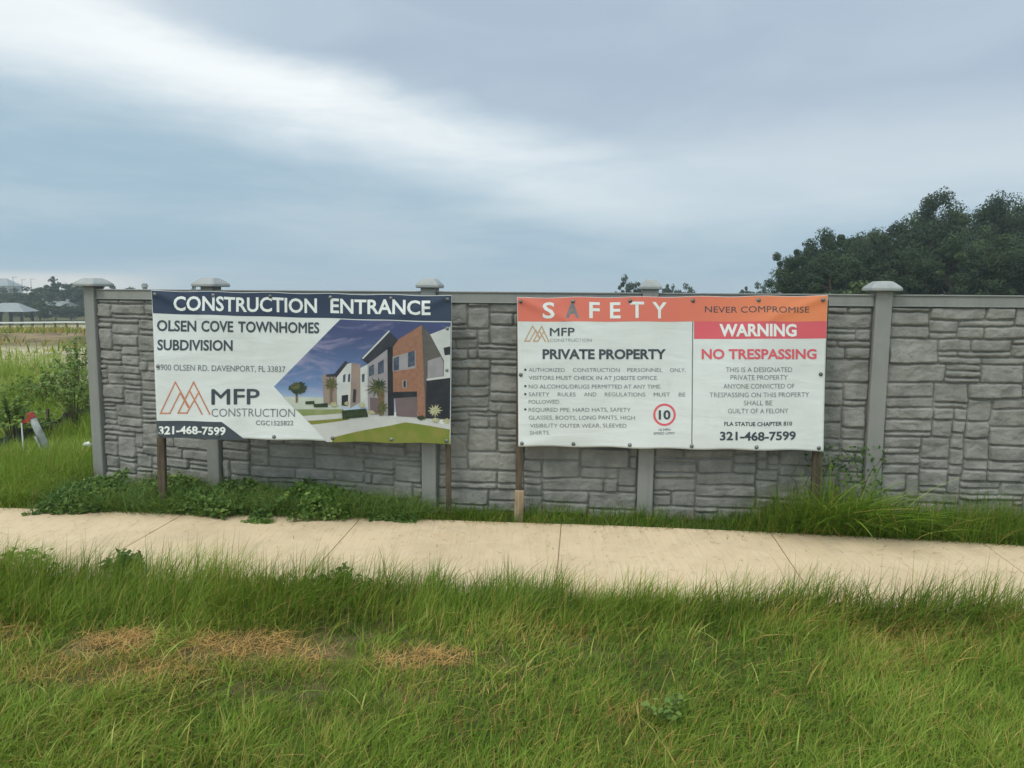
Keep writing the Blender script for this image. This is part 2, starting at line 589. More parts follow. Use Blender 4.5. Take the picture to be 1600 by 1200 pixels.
# ------------------------------------------------------------------ stone-look fence
def ashlar(nu, nv, rnd):
    ids = -np.ones((nv, nu), int)
    rects = []
    for j in range(nv):
        i = 0
        while i < nu:
            if ids[j, i] >= 0:
                i += 1
                continue
            free = 0
            while i + free < nu and ids[j, i + free] < 0:
                free += 1
            hgt = rnd.choices([1, 2, 3, 4], [0.30, 0.42, 0.2, 0.08])[0]
            w = rnd.randint(2, 5) if hgt == 1 else (rnd.randint(2, 5) if hgt == 2 else rnd.randint(2, 5))
            if rnd.random() < 0.07:
                w = 1
            w = min(w, free)
            if free - w == 1 and rnd.random() < 0.85:
                w = free
            hgt = min(hgt, nv - j)
            # keep clear of cells already taken above
            while hgt > 1 and (ids[j:j + hgt, i:i + w] >= 0).any():
                hgt -= 1
            ids[j:j + hgt, i:i + w] = len(rects)
            rects.append((i, j, i + w, j + hgt))
            i += w
    return ids, rects


def stone_panel(p0, p1, z0, z1, seed, parent):
    rnd = random.Random(seed)
    L = math.dist(p0, p1) - 0.13
    H = z1 - z0
    res = 0.0075
    ns, nz = int(L / res), int(H / res)
    S, Zz = np.meshgrid(np.linspace(0, L, ns), np.linspace(0, H, nz))
    # warp so that no joint is ruler-straight
    Sw = S + 0.030 * (fbm(S * 3.5, Zz * 5, 3, seed) - 0.5) + 0.006 * (fbm(S * 30, Zz * 30, 2, seed + 5) - 0.5)
    Zw = Zz + 0.030 * (fbm(S * 2.6, Zz * 3, 3, seed + 9) - 0.5) + 0.006 * (fbm(S * 30, Zz * 30, 2, seed + 7) - 0.5)
    uh = 0.047
    nv = int(round(H / uh))
    nu = int(round(L / 0.095))
    us = np.concatenate([[0], np.cumsum([rnd.uniform(0.7, 1.3) for _ in range(nu)])])
    vs = np.concatenate([[0], np.cumsum([rnd.uniform(0.75, 1.25) for _ in range(nv)])])
    us, vs = us / us[-1] * L, vs / vs[-1] * H
    ids, rects = ashlar(nu, nv, rnd)
    ci = np.clip(np.searchsorted(us, Sw, 'right') - 1, 0, nu - 1)
    cj = np.clip(np.searchsorted(vs, Zw, 'right') - 1, 0, nv - 1)
    rid = ids[cj, ci]
    R = np.array([(us[a], vs[b_], us[c_], vs[d]) for a, b_, c_, d in rects])
    q = R[rid]
    # some stones have a slanting head joint
    du = np.minimum(Sw - q[..., 0], q[..., 2] - Sw)
    dv = np.minimum(Zw - q[..., 1], q[..., 3] - Zw)
    cr_ = 0.02
    cx, cy = np.maximum(cr_ - du, 0), np.maximum(cr_ - dv, 0)
    dist = np.where((cx > 0) & (cy > 0), cr_ - np.sqrt(cx * cx + cy * cy), np.minimum(du, dv))
    n = len(rects)
    rv = np.random.default_rng(seed)
    lift, tx, tz = rv.uniform(0.014, 0.027, n), rv.uniform(-0.05, 0.05, n), rv.uniform(-0.10, 0.07, n)
    ph = rv.uniform(0, 100, n)
    mu, mv = (q[..., 0] + q[..., 2]) / 2, (q[..., 1] + q[..., 3]) / 2
    body = lift[rid] + tx[rid] * (Sw - mu) * 0.9 + tz[rid] * (Zw - mv) * 0.8
    off = ph[rid]
    rug = fbm(Sw * 9 + off, Zw * 14 + off * 1.7, 4, seed + 31) - 0.5
    ridge = np.abs(fbm(Sw * 5 + off * 1.3, Zw * 7 - off, 3, seed + 51) - 0.5)
    body = body + 0.024 * rug - 0.048 * np.clip(0.10 - ridge, 0, 1)
    edge = sstep(0.002, 0.013, dist)
    depth = np.where(dist < 0.007, 0.0, 1.0) * 0 + edge
    hgt = -0.006 * (1 - edge) + depth * np.maximum(body, 0.008)
    d = (Vector(p1) - Vector(p0)).normalized()
    nrm = Vector((d.y, -d.x)) if d.x > 0 else Vector((-d.y, d.x))
    o0 = Vector(p0) + d * 0.065
    px = o0.x + d.x * S + nrm.x * (0.012 + hgt)
    py = o0.y + d.y * S + nrm.y * (0.012 + hgt)
    front = np.stack([px, py, z0 + Zz], -1).reshape(-1, 3)
    ix = np.arange(ns * nz).reshape(nz, ns)
    Q = np.stack([ix[:-1, :-1], ix[:-1, 1:], ix[1:, 1:], ix[1:, :-1]], -1).reshape(-1, 4)
    # plain back face and sides
    bk = []
    for s_, zz in ((0, 0), (L, 0), (L, H), (0, H)):
        bk.append((o0.x + d.x * s_ - nrm.x * 0.03, o0.y + d.y * s_ - nrm.y * 0.03, z0 + zz))
    nb = len(front)
    verts = np.concatenate([front, np.array(bk)])
    c = [ix[0, 0], ix[0, -1], ix[-1, -1], ix[-1, 0]]
    extra = [(nb + 1, nb, nb + 3, nb + 2)]
    for k in range(4):
        k2 = (k + 1) % 4
        extra.append((c[k2], c[k], nb + k, nb + k2))
    Q = np.concatenate([Q, np.array(extra)])
    return np_mesh('stone_panel', verts, Q, STONE, parent, True)


TOP = 1.825
fence = thing('stone_fence', 'grey moulded stone fence with smooth posts and flared caps behind the sidewalk', 'fence', (0, 0, 0))
CAPW = [0.265, 0.245, 0.195, 0.17, 0.235, 0.22, 0.22]
for i, (a, b_) in enumerate(zip(POSTS[:-1], POSTS[1:])):
    stone_panel(a, b_, -0.08, TOP - 0.092, 100 + i * 7, fence)
    A, B = Vector((*a, 0)), Vector((*b_, 0))
    d = (B - A).normalized()
    L = (B - A).length - 0.132
    mid = (A + B) / 2
    rot = Matrix.Rotation(math.atan2(d.y, d.x), 3, 'Z')
    bm = bmesh.new()
    box(bm, mid + Vector((0, 0, TOP - 0.049)), (L, 0.074, 0.082), rot, 0.006)
    box(bm, mid + Vector((0, 0, TOP - 0.003)), (L, 0.094, 0.012), rot, 0.003)
    box(bm, mid + Vector((0, 0, TOP - 0.087)), (L, 0.088, 0.010), rot, 0.002)
    obj('top_rail', bm, VINYL, fence)
for i, (x, y) in enumerate(POSTS):
    a = POSTS[max(i - 1, 0)]
    c = POSTS[min(i + 1, len(POSTS) - 1)]
    ang = math.atan2(c[1] - a[1], c[0] - a[0])
    rot = Matrix.Rotation(ang, 3, 'Z')
    bm = bmesh.new()
    box(bm, (x, y, 0.88), (0.128, 0.128, 1.98), rot, 0.010)
    # hidden below ground to 0.11 m, top just inside the cap
    pst = obj('post', bm, VINYL, fence)
    w = CAPW[i] / 2
    prof = [(0.060, TOP + 0.028), (w * 0.93, TOP + 0.028), (w, TOP + 0.034), (w, TOP + 0.050), (w * 0.93, TOP + 0.062),
            (w * 0.72, TOP + 0.084), (w * 0.52, TOP + 0.102), (w * 0.44, TOP + 0.106), (w * 0.0, TOP + 0.108)]
    bm = bmesh.new()
    rings = []
    for r_, z in prof:
        if r_ == 0:
            rings.append([bm.verts.new(Vector((x, y, z)))])
            continue
        ring = []
        ch = r_ * 0.12
        for sx, sy in ((1, 1), (-1, 1), (-1, -1), (1, -1)):
            for k in ((0, 1) if sx * sy > 0 else (1, 0)):
                q = Vector((sx * (r_ - (ch if k == 1 else 0)), sy * (r_ - (ch if k == 0 else 0)), 0))
                ring.append(bm.verts.new(Vector((x, y, z)) + rot @ q))
        rings.append(ring)
    for r0, r1 in zip(rings[:-1], rings[1:]):
        for k in range(8):
            if len(r1) == 1:
                bm.faces.new((r0[k], r0[(k + 1) % 8], r1[0]))
            else:
                bm.faces.new((r0[k], r0[(k + 1) % 8], r1[(k + 1) % 8], r1[k]))
    bmesh.ops.recalc_face_normals(bm, faces=bm.faces)
    obj('post_cap', bm, CAPM, pst)


# ------------------------------------------------------------------ banners
def homography(src, dst):
    A = []
    for (x, y), (u, v) in zip(src, dst):
        A.append([x, y, 1, 0, 0, 0, -u * x, -u * y, -u])
        A.append([0, 0, 0, x, y, 1, -v * x, -v * y, -v])
    _, _, vt = np.linalg.svd(np.array(A, float))
    return vt[-1].reshape(3, 3)


_font_cache = {}


def glyphs(body, bold=0.0, space=1.0):
    """outline of a line of lettering: 2-D verts (cap height 1, baseline 0) and triangles"""
    key = (body, bold, space)
    if key in _font_cache:
        return _font_cache[key]
    cu = bpy.data.curves.new('lettering', 'FONT')
    cu.body = body
    cu.size = 1.0
    cu.offset = bold
    cu.space_character = space
    cu.resolution_u = 3
    o = bpy.data.objects.new('lettering_tmp', cu)
    COL.objects.link(o)
    dg = bpy.context.evaluated_depsgraph_get()
    dg.update()
    me = o.evaluated_get(dg).to_mesh()
    v = np.array([(q.co.x, q.co.y) for q in me.vertices])
    f = [tuple(p.vertices) for p in me.polygons]
    o.evaluated_get(dg).to_mesh_clear()
    bpy.data.objects.remove(o)
    bpy.data.curves.remove(cu)
    _font_cache[key] = (v, f)
    return v, f


CAP_H = glyphs('H')[0][:, 1].max()


class Banner:
    def __init__(self, sign, px, corners, seed, ripple=0.009):
        self.H = homography(px, [(0, 1), (1, 1), (1, 0), (0, 0)])
        self.c = [Vector(q) for q in corners]       # TL TR BR BL
        self.w = ((self.c[1] - self.c[0]).length + (self.c[2] - self.c[3]).length) / 2
        self.h = ((self.c[0] - self.c[3]).length + (self.c[1] - self.c[2]).length) / 2
        self.n = (self.c[2] - self.c[3]).cross(self.c[0] - self.c[3]).normalized()
        if self.n.y > 0:
            self.n = -self.n
        self.seed, self.rip, self.sign = seed, ripple, sign
        self.sheet = self.make_sheet()

    def uv(self, x, y):
        q = self.H @ np.array([x, y, 1.0])
        return q[0] / q[2], q[1] / q[2]

    def disp(self, u, v):
        a = self.rip
        s = self.seed
        d = a * math.sin(6.1 * u + 2.3 * v + s) * 0.7 + a * 0.55 * math.sin(11 * u - 5 * v + 2 * s) + a * 0.35 * math.sin(19 * u + 3 * s) * (1 - v)
        # creases running in from the corner ties
        for (cu, cv, du, dv, g_) in ((0, 1, 1, -0.9, 1.0), (1, 1, -1, -0.8, 0.9), (0, 0.55, 1, 0.25, 0.5), (0.12, 1.0, 0.25, -1.0, 0.5), (0.87, 1.0, -0.25, -1, 0.4), (0, 0, 1, 0.5, 0.7)):
            L = math.hypot(du * self.w, dv * self.h)
            ex, ey = du * self.w / L, dv * self.h / L
            rx, ry = (u - cu) * self.w, (v - cv) * self.h
            al, ac = rx * ex + ry * ey, -rx * ey + ry * ex
            if al > 0:
                d += 0.010 * g_ * math.exp(-(ac / 0.040) ** 2) * math.exp(-al / 0.45) * min(1, al / 0.05)
        return d

    def pos(self, u, v, lift=0.0):
        c = self.c
        # edges pull in slightly between the ties
        vv = v + 0.006 * math.cos(u * 5 * 2 * math.pi) * (v - 0.5) * abs(2 * v - 1)
        p = (c[0] * (1 - u) + c[1] * u) * vv + (c[3] * (1 - u) + c[2] * u) * (1 - vv)
        return p + self.n * (self.disp(u, v) + lift)

    def make_sheet(self):
        nu, nv = 150, 76
        V = []
        for lift in (0.0, -0.0025):
            for j in range(nv):
                for i in range(nu):
                    V.append(self.pos(i / (nu - 1), j / (nv - 1), lift))
        ix = np.arange(nu * nv).reshape(nv, nu)
        Q = np.stack([ix[:-1, :-1], ix[:-1, 1:], ix[1:, 1:], ix[1:, :-1]], -1).reshape(-1, 4)
        n = nu * nv
        Q2 = Q[:, ::-1] + n
        rim = np.concatenate([ix[0, :], ix[1:, -1], ix[-1, -2::-1], ix[-2:0:-1, 0]])
        r2 = np.roll(rim, -1)
        Q3 = np.stack([r2, rim, rim + n, r2 + n], -1)
        return np_mesh('banner_sheet', np.array([tuple(v) for v in V]), np.concatenate([Q, Q2, Q3]), BANNER, self.sign, True)

    # flat pieces: list of (verts in unit square, faces, layer in metres, material)
    def build(self, name, pieces, label=None):
        flat = []
        for q in pieces:
            flat.extend(q if isinstance(q, list) else [q])
        pieces = flat
        mats, bm = [], bmesh.new()
        for verts, faces, lift, mt in pieces:
            if mt not in mats:
                mats.append(mt)
            mi = mats.index(mt)
            b2 = bmesh.new()
            vs = [b2.verts.new((u * self.w, v * self.h, 0)) for u, v in verts]
            for f in faces:
                try:
                    b2.faces.new([vs[k] for k in f])
                except ValueError:
                    pass
            bmesh.ops.triangulate(b2, faces=b2.faces[:])
            for _ in range(7):
                es = [e for e in b2.edges if e.calc_length() > 0.024]
                if not es:
                    break
                bmesh.ops.subdivide_edges(b2, edges=es, cuts=1)
                bmesh.ops.triangulate(b2, faces=[f for f in b2.faces if len(f.verts) > 3])
            mp = {}
            for v in b2.verts:
                mp[v] = bm.verts.new(self.pos(v.co.x / self.w, v.co.y / self.h, lift))
            for f in b2.faces:
                try:
                    nf = bm.faces.new([mp[v] for v in f.verts])
                except ValueError:
                    continue
                nf.material_index = mi
                nf.smooth = True
            b2.free()
        bm.normal_update()
        for f in bm.faces:
            if f.normal.dot(self.n) < 0:
                f.normal_flip()
        o = obj(name, bm, mats, self.sheet, True)
        if label:
            o['label'] = label
        return o

    def poly(self, pts, lift, mt):
        P = [self.uv(*p) for p in pts]
        tri = tessellate_polygon([[Vector((u, v, 0)) for u, v in P]])
        return (P, tri, lift, mt)

    def stroke(self, pts, width, lift, mt):
        """a printed line of constant width in photo pixels"""
        V, Fc = [], []
        for (x0, y0), (x1, y1) in zip(pts[:-1], pts[1:]):
            L = math.hypot(x1 - x0, y1 - y0)
            ex, ey = (x1 - x0) / L * width / 2, (y1 - y0) / L * width / 2
            k = len(V)
            for q in ((x0 - ex - ey, y0 - ey + ex), (x1 + ex - ey, y1 + ey + ex), (x1 + ex + ey, y1 + ey - ex), (x0 - ex + ey, y0 - ey - ex)):
                V.append(self.uv(*q))
            Fc.append((k, k + 1, k + 2, k + 3))
        return (V, Fc, lift, mt)

    def ring(self, cx, cy, r0, r1, lift, mt, n=48):
        V, Fc = [], []
        for k in range(n):
            a = 2 * math.pi * k / n
            V.append(self.uv(cx + r1 * math.cos(a), cy + r1 * math.sin(a)))
            V.append(self.uv(cx + r0 * math.cos(a), cy + r0 * math.sin(a)))
        for k in range(n):
            j = (k + 1) % n
            Fc.append((2 * k, 2 * j, 2 * j + 1, 2 * k + 1))
        return (V, Fc, lift, mt)

    def line(self, body, x0, x1, base, top, mt, bold=0.0, slope=0.0, space=1.0, lift=0.0019):
        """lettering fitted to x0..x1 and baseline/cap line in photo pixels"""
        fat = bold if 'M' in body else 0.0        # the M is thickened by overprinting
        v, f = glyphs(body, 0.0 if fat else bold, space)
        a, b_ = v[:, 0].min(), v[:, 0].max()
        res = []
        shifts = [(0, 0)] + ([(-fat, 0), (fat, 0), (0, fat), (0, -fat)] if fat > 0.01 else [])
        for k, (dx, dy) in enumerate(shifts):
            P = []
            for x, y in v:
                X_ = x0 + (x + dx - a) / (b_ - a) * (x1 - x0)
                Y_ = base - (y + dy) / CAP_H * (base - top) + slope * (X_ - x0)
                P.append(self.uv(X_, Y_))
            res.append((P, f, lift + 0.00012 * k, mt))
        return res

    def words(self, items, base, top, mt, bold=0.0, slope=0.0):
        out = []
        for body, x0, x1 in items:
            out.extend(self.line(body, x0, x1, base + slope * (x0 - items[0][1]), top + slope * (x0 - items[0][1]), mt, bold, slope))
        return out

    def grommets(self, uvs):
        for u, v in uvs:
            p = self.pos(u, v, 0.001)
            bm = bmesh.new()
            zq = self.n.to_track_quat('Z', 'Y').to_matrix().to_4x4()
            seg = 14
            prof = [(0.016, 0.0), (0.016, 0.003), (0.012, 0.005), (0.008, 0.004), (0.0075, 0.010), (0.0, 0.011)]
            rings = []
            for r_, z in prof:
                if r_ == 0:
                    rings.append([bm.verts.new((0, 0, z))])
                else:
                    rings.append([bm.verts.new((r_ * math.cos(2 * math.pi * k / seg), r_ * math.sin(2 * math.pi * k / seg), z)) for k in range(seg)])
            for r0, r1 in zip(rings[:-1], rings[1:]):
                for k in range(seg):
                    if len(r1) == 1:
                        bm.faces.new((r0[k], r0[(k + 1) % seg], r1[0]))
                    else:
                        bm.faces.new((r0[k], r0[(k + 1) % seg], r1[(k + 1) % seg], r1[k]))
            bmesh.ops.transform(bm, matrix=Matrix.Translation(p) @ zq, verts=bm.verts)
            obj('grommet', bm, STEEL, self.sheet, True)


def z1(X_, Y_):
    return (120 + X_ / 4.4444, 420 + Y_ / 4.4444)


def z2(X_, Y_):
    return (420 + X_ / 4.4444, 420 + Y_ / 4.4444)


def z3(X_, Y_):
    return (790 + X_ / 4.8, 440 + Y_ / 4.8)


def z4(X_, Y_):
    return (1040 + X_ / 4.286, 440 + Y_ / 4.286)


def stake(sign, x, y, top, bottom=-0.05, w=0.05, m_=WOODB, lean=0.0):
    bm = bmesh.new()
    box(bm, (0, 0, 0), (w, w * 0.8, top - bottom), Matrix.Rotation(lean, 3, 'Y'), 0.003)
    for v in bm.verts:
        v.co += Vector((random.uniform(-.002, .002), random.uniform(-.002, .002), 0))
    bmesh.ops.translate(bm, vec=(x, y, (top + bottom) / 2), verts=bm.verts)
    return obj('wooden_stake', bm, m_, sign)


# ---- sign 1: construction entrance
sign1 = thing('construction_sign', 'wide white and navy banner headed CONSTRUCTION ENTRANCE with townhouse picture on brown stakes', 'sign')
px1 = [(236, 454), (706, 462), (704, 693), (247, 683)]
D1 = (6.30, 6.20)
b1 = Banner(sign1, px1, [at_depth(*px1[0], D1[0]), at_depth(*px1[1], D1[1]), at_depth(*px1[2], D1[1]), at_depth(*px1[3], D1[0])], 1.3)
b1.build('header_band', [b1.poly([(236.5, 454.5), (705.5, 462.5), (705.5, 502.5), (238.5, 490)], 0.0008, NAVY)])
b1.build('lettering', [b1.line('CONSTRUCTION', 271, 496, 484.5, 463, WHITETX, 0.022, 0.018)])
b1.build('lettering', [b1.line('ENTRANCE', 517, 673, 489, 467.5, WHITETX, 0.022, 0.016)])
b1.build('lettering', b1.words([('OLSEN', 245, 307), ('COVE', 315, 365), ('TOWNHOMES', 373, 499)], 517.0, 501.0, SLATE, 0.026, 0.014))
b1.build('lettering', [b1.line('SUBDIVISION', 246, 364, 547.0, 531.5, SLATE, 0.026, 0.008)])
b1.build('lettering', [b1.line('3900 OLSEN RD. DAVENPORT, FL 33837', 246, 446, 578.5, 569.5, GREYTX2, 0.006, 0.018)])
lg = [b1.stroke([z1(*p) for p in ((785, 965), (688, 788), (585, 1003), (650, 1003), (722, 862))], 2.3, 0.0011, COPPER),
      b1.stroke([z1(*p) for p in ((925, 1008), (815, 788), (708, 1003), (768, 1003), (852, 856))], 2.3, 0.0014, COPPER),
      b1.stroke([z1(*p) for p in ((722, 862), (775, 962))], 2.0, 0.0016, COPPER),
      b1.stroke([z1(*p) for p in ((788, 850), (872, 1008))], 2.3, 0.0018, COPPER)]
b1.build('mountain_logo', lg)
b1.build('lettering', [b1.line('MFP', 331.5, 405, 632.0, 608.5, SLATE, 0.014, 0.003)])
b1.build('lettering', [b1.line('CONSTRUCTION', 331, 461.5, 651, 638.5, GREYTX2, 0.0, 0.006)])
b1.build('lettering', [b1.line('CGC1525822', 400, 459, 664.5, 657.5, GREYTX2, 0.012, 0.004)])
b1.build('telephone_band', [b1.poly([(245.7, 657), (347, 659), (383, 687.5), (247.5, 683.3)], 0.0008, SLATE)])
b1.build('lettering', [b1.line('321-468-7599', 249, 353, 677.5, 666.0, WHITETX, 0.03, 0.014)])


def pmat(n, c, c2=None, sc=10.0):
    return mat('print_' + n, c, c2, sc, 0.42)


# townhouse picture, printed flat on the vinyl
PSKY = bpy.data.materials.new('print_sky')
PSKY.use_nodes = True
T = NT(PSKY.node_tree)
pb = PSKY.node_tree.nodes['Principled BSDF']
pb.inputs['Roughness'].default_value = 0.42
tcn = T.n('ShaderNodeTexCoord')
sp_ = T.n('ShaderNodeSeparateXYZ')
T.link(tcn.outputs['Generated'], sp_.inputs[0])
c = T.mix(T.smooth(sp_.outputs[2], 0.95, 0.3), (0.050, 0.065, 0.165), (0.13, 0.22, 0.42))
c = T.mix(T.smooth(sp_.outputs[2], 0.50, 0.27), c, (0.38, 0.46, 0.58))
mpn = T.n('ShaderNodeMapping')
T.link(tcn.outputs['Generated'], mpn.inputs[0])
mpn.inputs['Rotation'].default_value = (0, math.radians(35), 0)
mpn.inputs['Scale'].default_value = (2.0, 1, 5.0)
c = T.mix(T.smooth(T.noise(mpn.outputs[0], 1.6, 6, 0.6, 0.8), 0.48, 0.74, 0.0, 0.75), c, (0.34, 0.30, 0.44))
T.link(c, pb.inputs['Base Color'])
pg = pmat('lawn', (0.150, 0.190, 0.030), (0.210, 0.200, 0.050), 9)
pg2 = pmat('far_lawn', (0.19, 0.23, 0.09), (0.26, 0.28, 0.14), 8)
ppale = pmat('haze', (0.46, 0.49, 0.44), (0.40, 0.43, 0.38), 8)
pdrive = pmat('driveway', (0.50, 0.50, 0.49), (0.43, 0.43, 0.43), 5)
phedge = pmat('hedge', (0.022, 0.036, 0.020), (0.045, 0.062, 0.030), 40)
proof = pmat('roof', (0.028, 0.032, 0.045), (0.040, 0.042, 0.055))
pwhite = pmat('white_wall', (0.52, 0.53, 0.52), (0.46, 0.47, 0.47))
plav = pmat('grey_wall', (0.30, 0.28, 0.30), (0.25, 0.235, 0.25))
ptan = pmat('tan_wall', (0.29, 0.22, 0.19), (0.24, 0.19, 0.17))
pbrick = pmat('brick', (0.300, 0.150, 0.100), (0.235, 0.120, 0.085), 30)
pdark = pmat('dark', (0.020, 0.021, 0.028), (0.030, 0.032, 0.038))
pwin = pmat('window', (0.045, 0.060, 0.095), (0.08, 0.10, 0.14), 30)
pgar = pmat('garage_door', (0.155, 0.115, 0.125), (0.135, 0.10, 0.11))
pside = pmat('shade_wall', (0.115, 0.105, 0.095), (0.085, 0.08, 0.078))
ppalm = pmat('palm', (0.060, 0.070, 0.028), (0.12, 0.12, 0.05), 50)
ptrunk = pmat('palm_trunk', (0.17, 0.12, 0.07), (0.11, 0.08, 0.05), 40)
pbush = pmat('bush', (0.42, 0.40, 0.26), (0.30, 0.29, 0.16), 50)

LAY = [0.0006]


def pp(pts, mt):
    LAY[0] += 0.00012
    return b1.poly([z2(*p) for p in pts], LAY[0], mt)


def star(cx, cy, r, mt, n=13, squash=0.8, seed=1, lo=0.35):
    rd = random.Random(seed)
    pts = []
    for k in range(2 * n):
        a = math.pi * k / n + rd.uniform(-.08, .08)
        q = r * (rd.uniform(0.8, 1.1) if k % 2 == 0 else lo * rd.uniform(0.8, 1.3))
        pts.append((cx + q * math.cos(a), cy + q * math.sin(a) * squash))
    return pp(pts, mt)


def rects(quad, us, vs, mt):
    """window openings inside a wall quad (tl,tr,br,bl)"""
    out = []
    tl, tr, br_, bl = [Vector(q) for q in quad]
    for u0, u1 in us:
        for v0, v1 in vs:
            f = lambda u, v: tuple((tl * (1 - u) + tr * u) * (1 - v) + (bl * (1 - u) + br_ * u) * v)
            out.append(pp([f(u0, v0), f(u1, v0), f(u1, v1), f(u0, v1)], mt))
    return out


pic = [pp([(500, 352), (1264, 374), (1260, 1000), (190, 985), (35, 820)], PSKY),
       pp([(95, 890), (430, 895), (520, 970), (520, 1000), (195, 990)], ppale),
       pp([(190, 978), (520, 975), (530, 1003), (238, 1024)], pg2),
       pp([(238, 1024), (530, 1003), (530, 1042), (278, 1068)], pdrive),
       pp([(270, 1058), (530, 1036), (570, 1050), (300, 1084)], pg),
       pp([(300, 1084), (570, 1048), (690, 1020), (1040, 1030), (1260, 1090), (1260, 1120), (950, 1070), (440, 1172), (445, 1200), (405, 1200)], pdrive),
       pp([(950, 1066), (1258, 1112), (1257, 1212), (440, 1202), (455, 1166)], pg),
       pp([(375, 745), (400, 730), (470, 740), (480, 950), (385, 940)], ptan),
       pp([(400, 735), (475, 728), (480, 750), (405, 752)], proof),
       pp([(455, 735), (535, 640), (560, 655), (475, 762)], proof),
       pp([(475, 755), (550, 660), (585, 655), (572, 968), (478, 945)], pwhite),
       pp([(578, 657), (640, 662), (640, 925), (568, 970)], ptan),
       pp([(640, 690), (692, 664), (692, 965), (640, 955)], pwhite),
       pp([(520, 740), (538, 730), (535, 785), (518, 790)], pwin),
       pp([(555, 735), (570, 728), (568, 785), (553, 788)], pwin),
       pp([(510, 880), (555, 875), (552, 955), (508, 950)], pdark),
       pp([(590, 835), (612, 840), (606, 930), (585, 930)], proof),
       pp([(650, 735), (670, 728), (668, 785), (650, 788)], pwin),
       pp([(690, 660), (832, 545), (842, 1022), (690, 1012)], plav),
       pp([(645, 625), (838, 432), (905, 500), (902, 560), (838, 552), (692, 662)], proof),
       pp([(650, 622), (838, 428), (845, 436), (660, 628)], pwhite),
       pp([(700, 680), (735, 662), (735, 735), (700, 748)], pwin),
       pp([(762, 655), (803, 628), (803, 722), (762, 735)], pwin),
       pp([(705, 895), (800, 900), (800, 1012), (705, 1005)], pgar),
       pp([(828, 545), (866, 545), (872, 1018), (830, 1020)], pdark),
       pp([(866, 545), (905, 490), (1064, 390), (1076, 400), (1090, 1045), (1035, 1042), (1030, 852), (866, 858)], pbrick),
       pp([(864, 612), (1022, 568), (1022, 690), (864, 715)], plav),
       pp([(870, 622), (908, 608), (908, 702), (870, 710)], pwin),
       pp([(970, 582), (1016, 568), (1016, 672), (970, 685)], pwin),
       pp([(930, 775), (962, 770), (962, 825), (930, 828)], plav),
       pp([(938, 780), (954, 777), (954, 822), (938, 824)], pdark),
       pp([(868, 856), (1030, 852), (1030, 892), (868, 900)], pdark),
       pp([(880, 898), (1030, 890), (1032, 1032), (888, 1022)], pgar),
       pp([(1066, 390), (1122, 455), (1218, 640), (1214, 750), (1098, 770), (1090, 1040), (1080, 800)], pside),
       pp([(1105, 640), (1195, 610), (1214, 650), (1212, 748), (1105, 768)], plav),
       pp([(1122, 456), (1262, 402), (1260, 746), (1216, 752), (1218, 640)], pwhite),
       pp([(1214, 550), (1261, 540), (1260, 598), (1222, 602)], pdark),
       pp([(1095, 772), (1260, 752), (1259, 1042), (1090, 1040)], pdark),
       pp([(1098, 764), (1260, 742), (1260, 758), (1098, 778)], pwhite),
       pp([(510, 985), (680, 972), (692, 1030), (516, 1045)], phedge),
       pp([(258, 922), (320, 918), (322, 940), (258, 942)], phedge),
       pp([(315, 940), (412, 932), (414, 960), (317, 962)], phedge),
       pp([(188, 860), (202, 860), (203, 930), (190, 930)], ptrunk),
       star(205, 832, 66, phedge, 15, 0.72, 3, 0.75),
       star(190, 815, 40, ppalm, 12, 0.7, 4, 0.7),
       star(435, 800, 55, ppalm, 11, 1.0, 5, 0.4),
       pp([(428, 820), (442, 820), (444, 935), (428, 935)], ptrunk),
       pp([(760, 850), (805, 850), (795, 1020), (770, 1020)], ptrunk),
       star(755, 825, 92, ppalm, 13, 0.85, 6, 0.32),
       star(775, 800, 60, phedge, 11, 0.8, 7, 0.35),
       star(790, 965, 42, ppalm, 10, 1.2, 17, 0.5),
       star(1155, 985, 52, pbush, 12, 0.95, 8, 0.45),
       star(1160, 1050, 26, pbush, 9, 0.7, 9, 0.8),
       star(1060, 1035, 32, phedge, 10, 0.6, 10, 0.7),
       star(1235, 1055, 30, pbush, 9, 0.7, 11, 0.7),
       star(650, 945, 24, pbush, 9, 0.9, 12, 0.7),
       star(715, 1000, 30, pbush, 9, 0.6, 13, 0.7),
       star(455, 940, 26, pbush, 9, 0.8, 14, 0.7),
       star(545, 935, 20, pbush, 9, 0.8, 15, 0.7)]
b1.build('townhouse_picture', pic)
us = [0.012, 0.208, 0.400, 0.600, 0.800, 0.986]
b1.grommets([(u, 0.972) for u in us] + [(u, 0.022) for u in us] + [(0.012, 0.49), (0.986, 0.78), (0.986, 0.5)])
p = at_depth(252, 683, 6.34)
stake(sign1, p.x, 6.36, 1.78, w=0.06, lean=0.025)
p = at_depth(699, 693, 6.24)
stake(sign1, p.x, 6.265, 1.77, w=0.042, lean=-0.01)

# ---- sign 2: safety / warning
sign2 = thing('safety_sign', 'white banner with red bands reading SAFETY and WARNING NO TRESPASSING on brown stakes', 'sign')
px2 = [(808, 465), (1293, 462), (1287, 705), (810, 697)]
D2 = (6.15, 5.95)
b2_ = Banner(sign2, px2, [at_depth(*px2[0], D2[0]), at_depth(*px2[1], D2[1]), at_depth(*px2[2], D2[1]), at_depth(*px2[3], D2[0])], 4.1)
HEAD = bpy.data.materials.new('print_red_to_orange')
HEAD.use_nodes = True
T = NT(HEAD.node_tree)
pb = HEAD.node_tree.nodes['Principled BSDF']
pb.inputs['Roughness'].default_value = 0.42
tcn = T.n('ShaderNodeTexCoord')
sp_ = T.n('ShaderNodeSeparateXYZ')
T.link(tcn.outputs['Generated'], sp_.inputs[0])
c = T.mix(T.smooth(sp_.outputs[0], 0.40, 1.0), (0.66, 0.165, 0.120), (0.72, 0.225, 0.095))
T.link(c, pb.inputs['Base Color'])
b = b2_
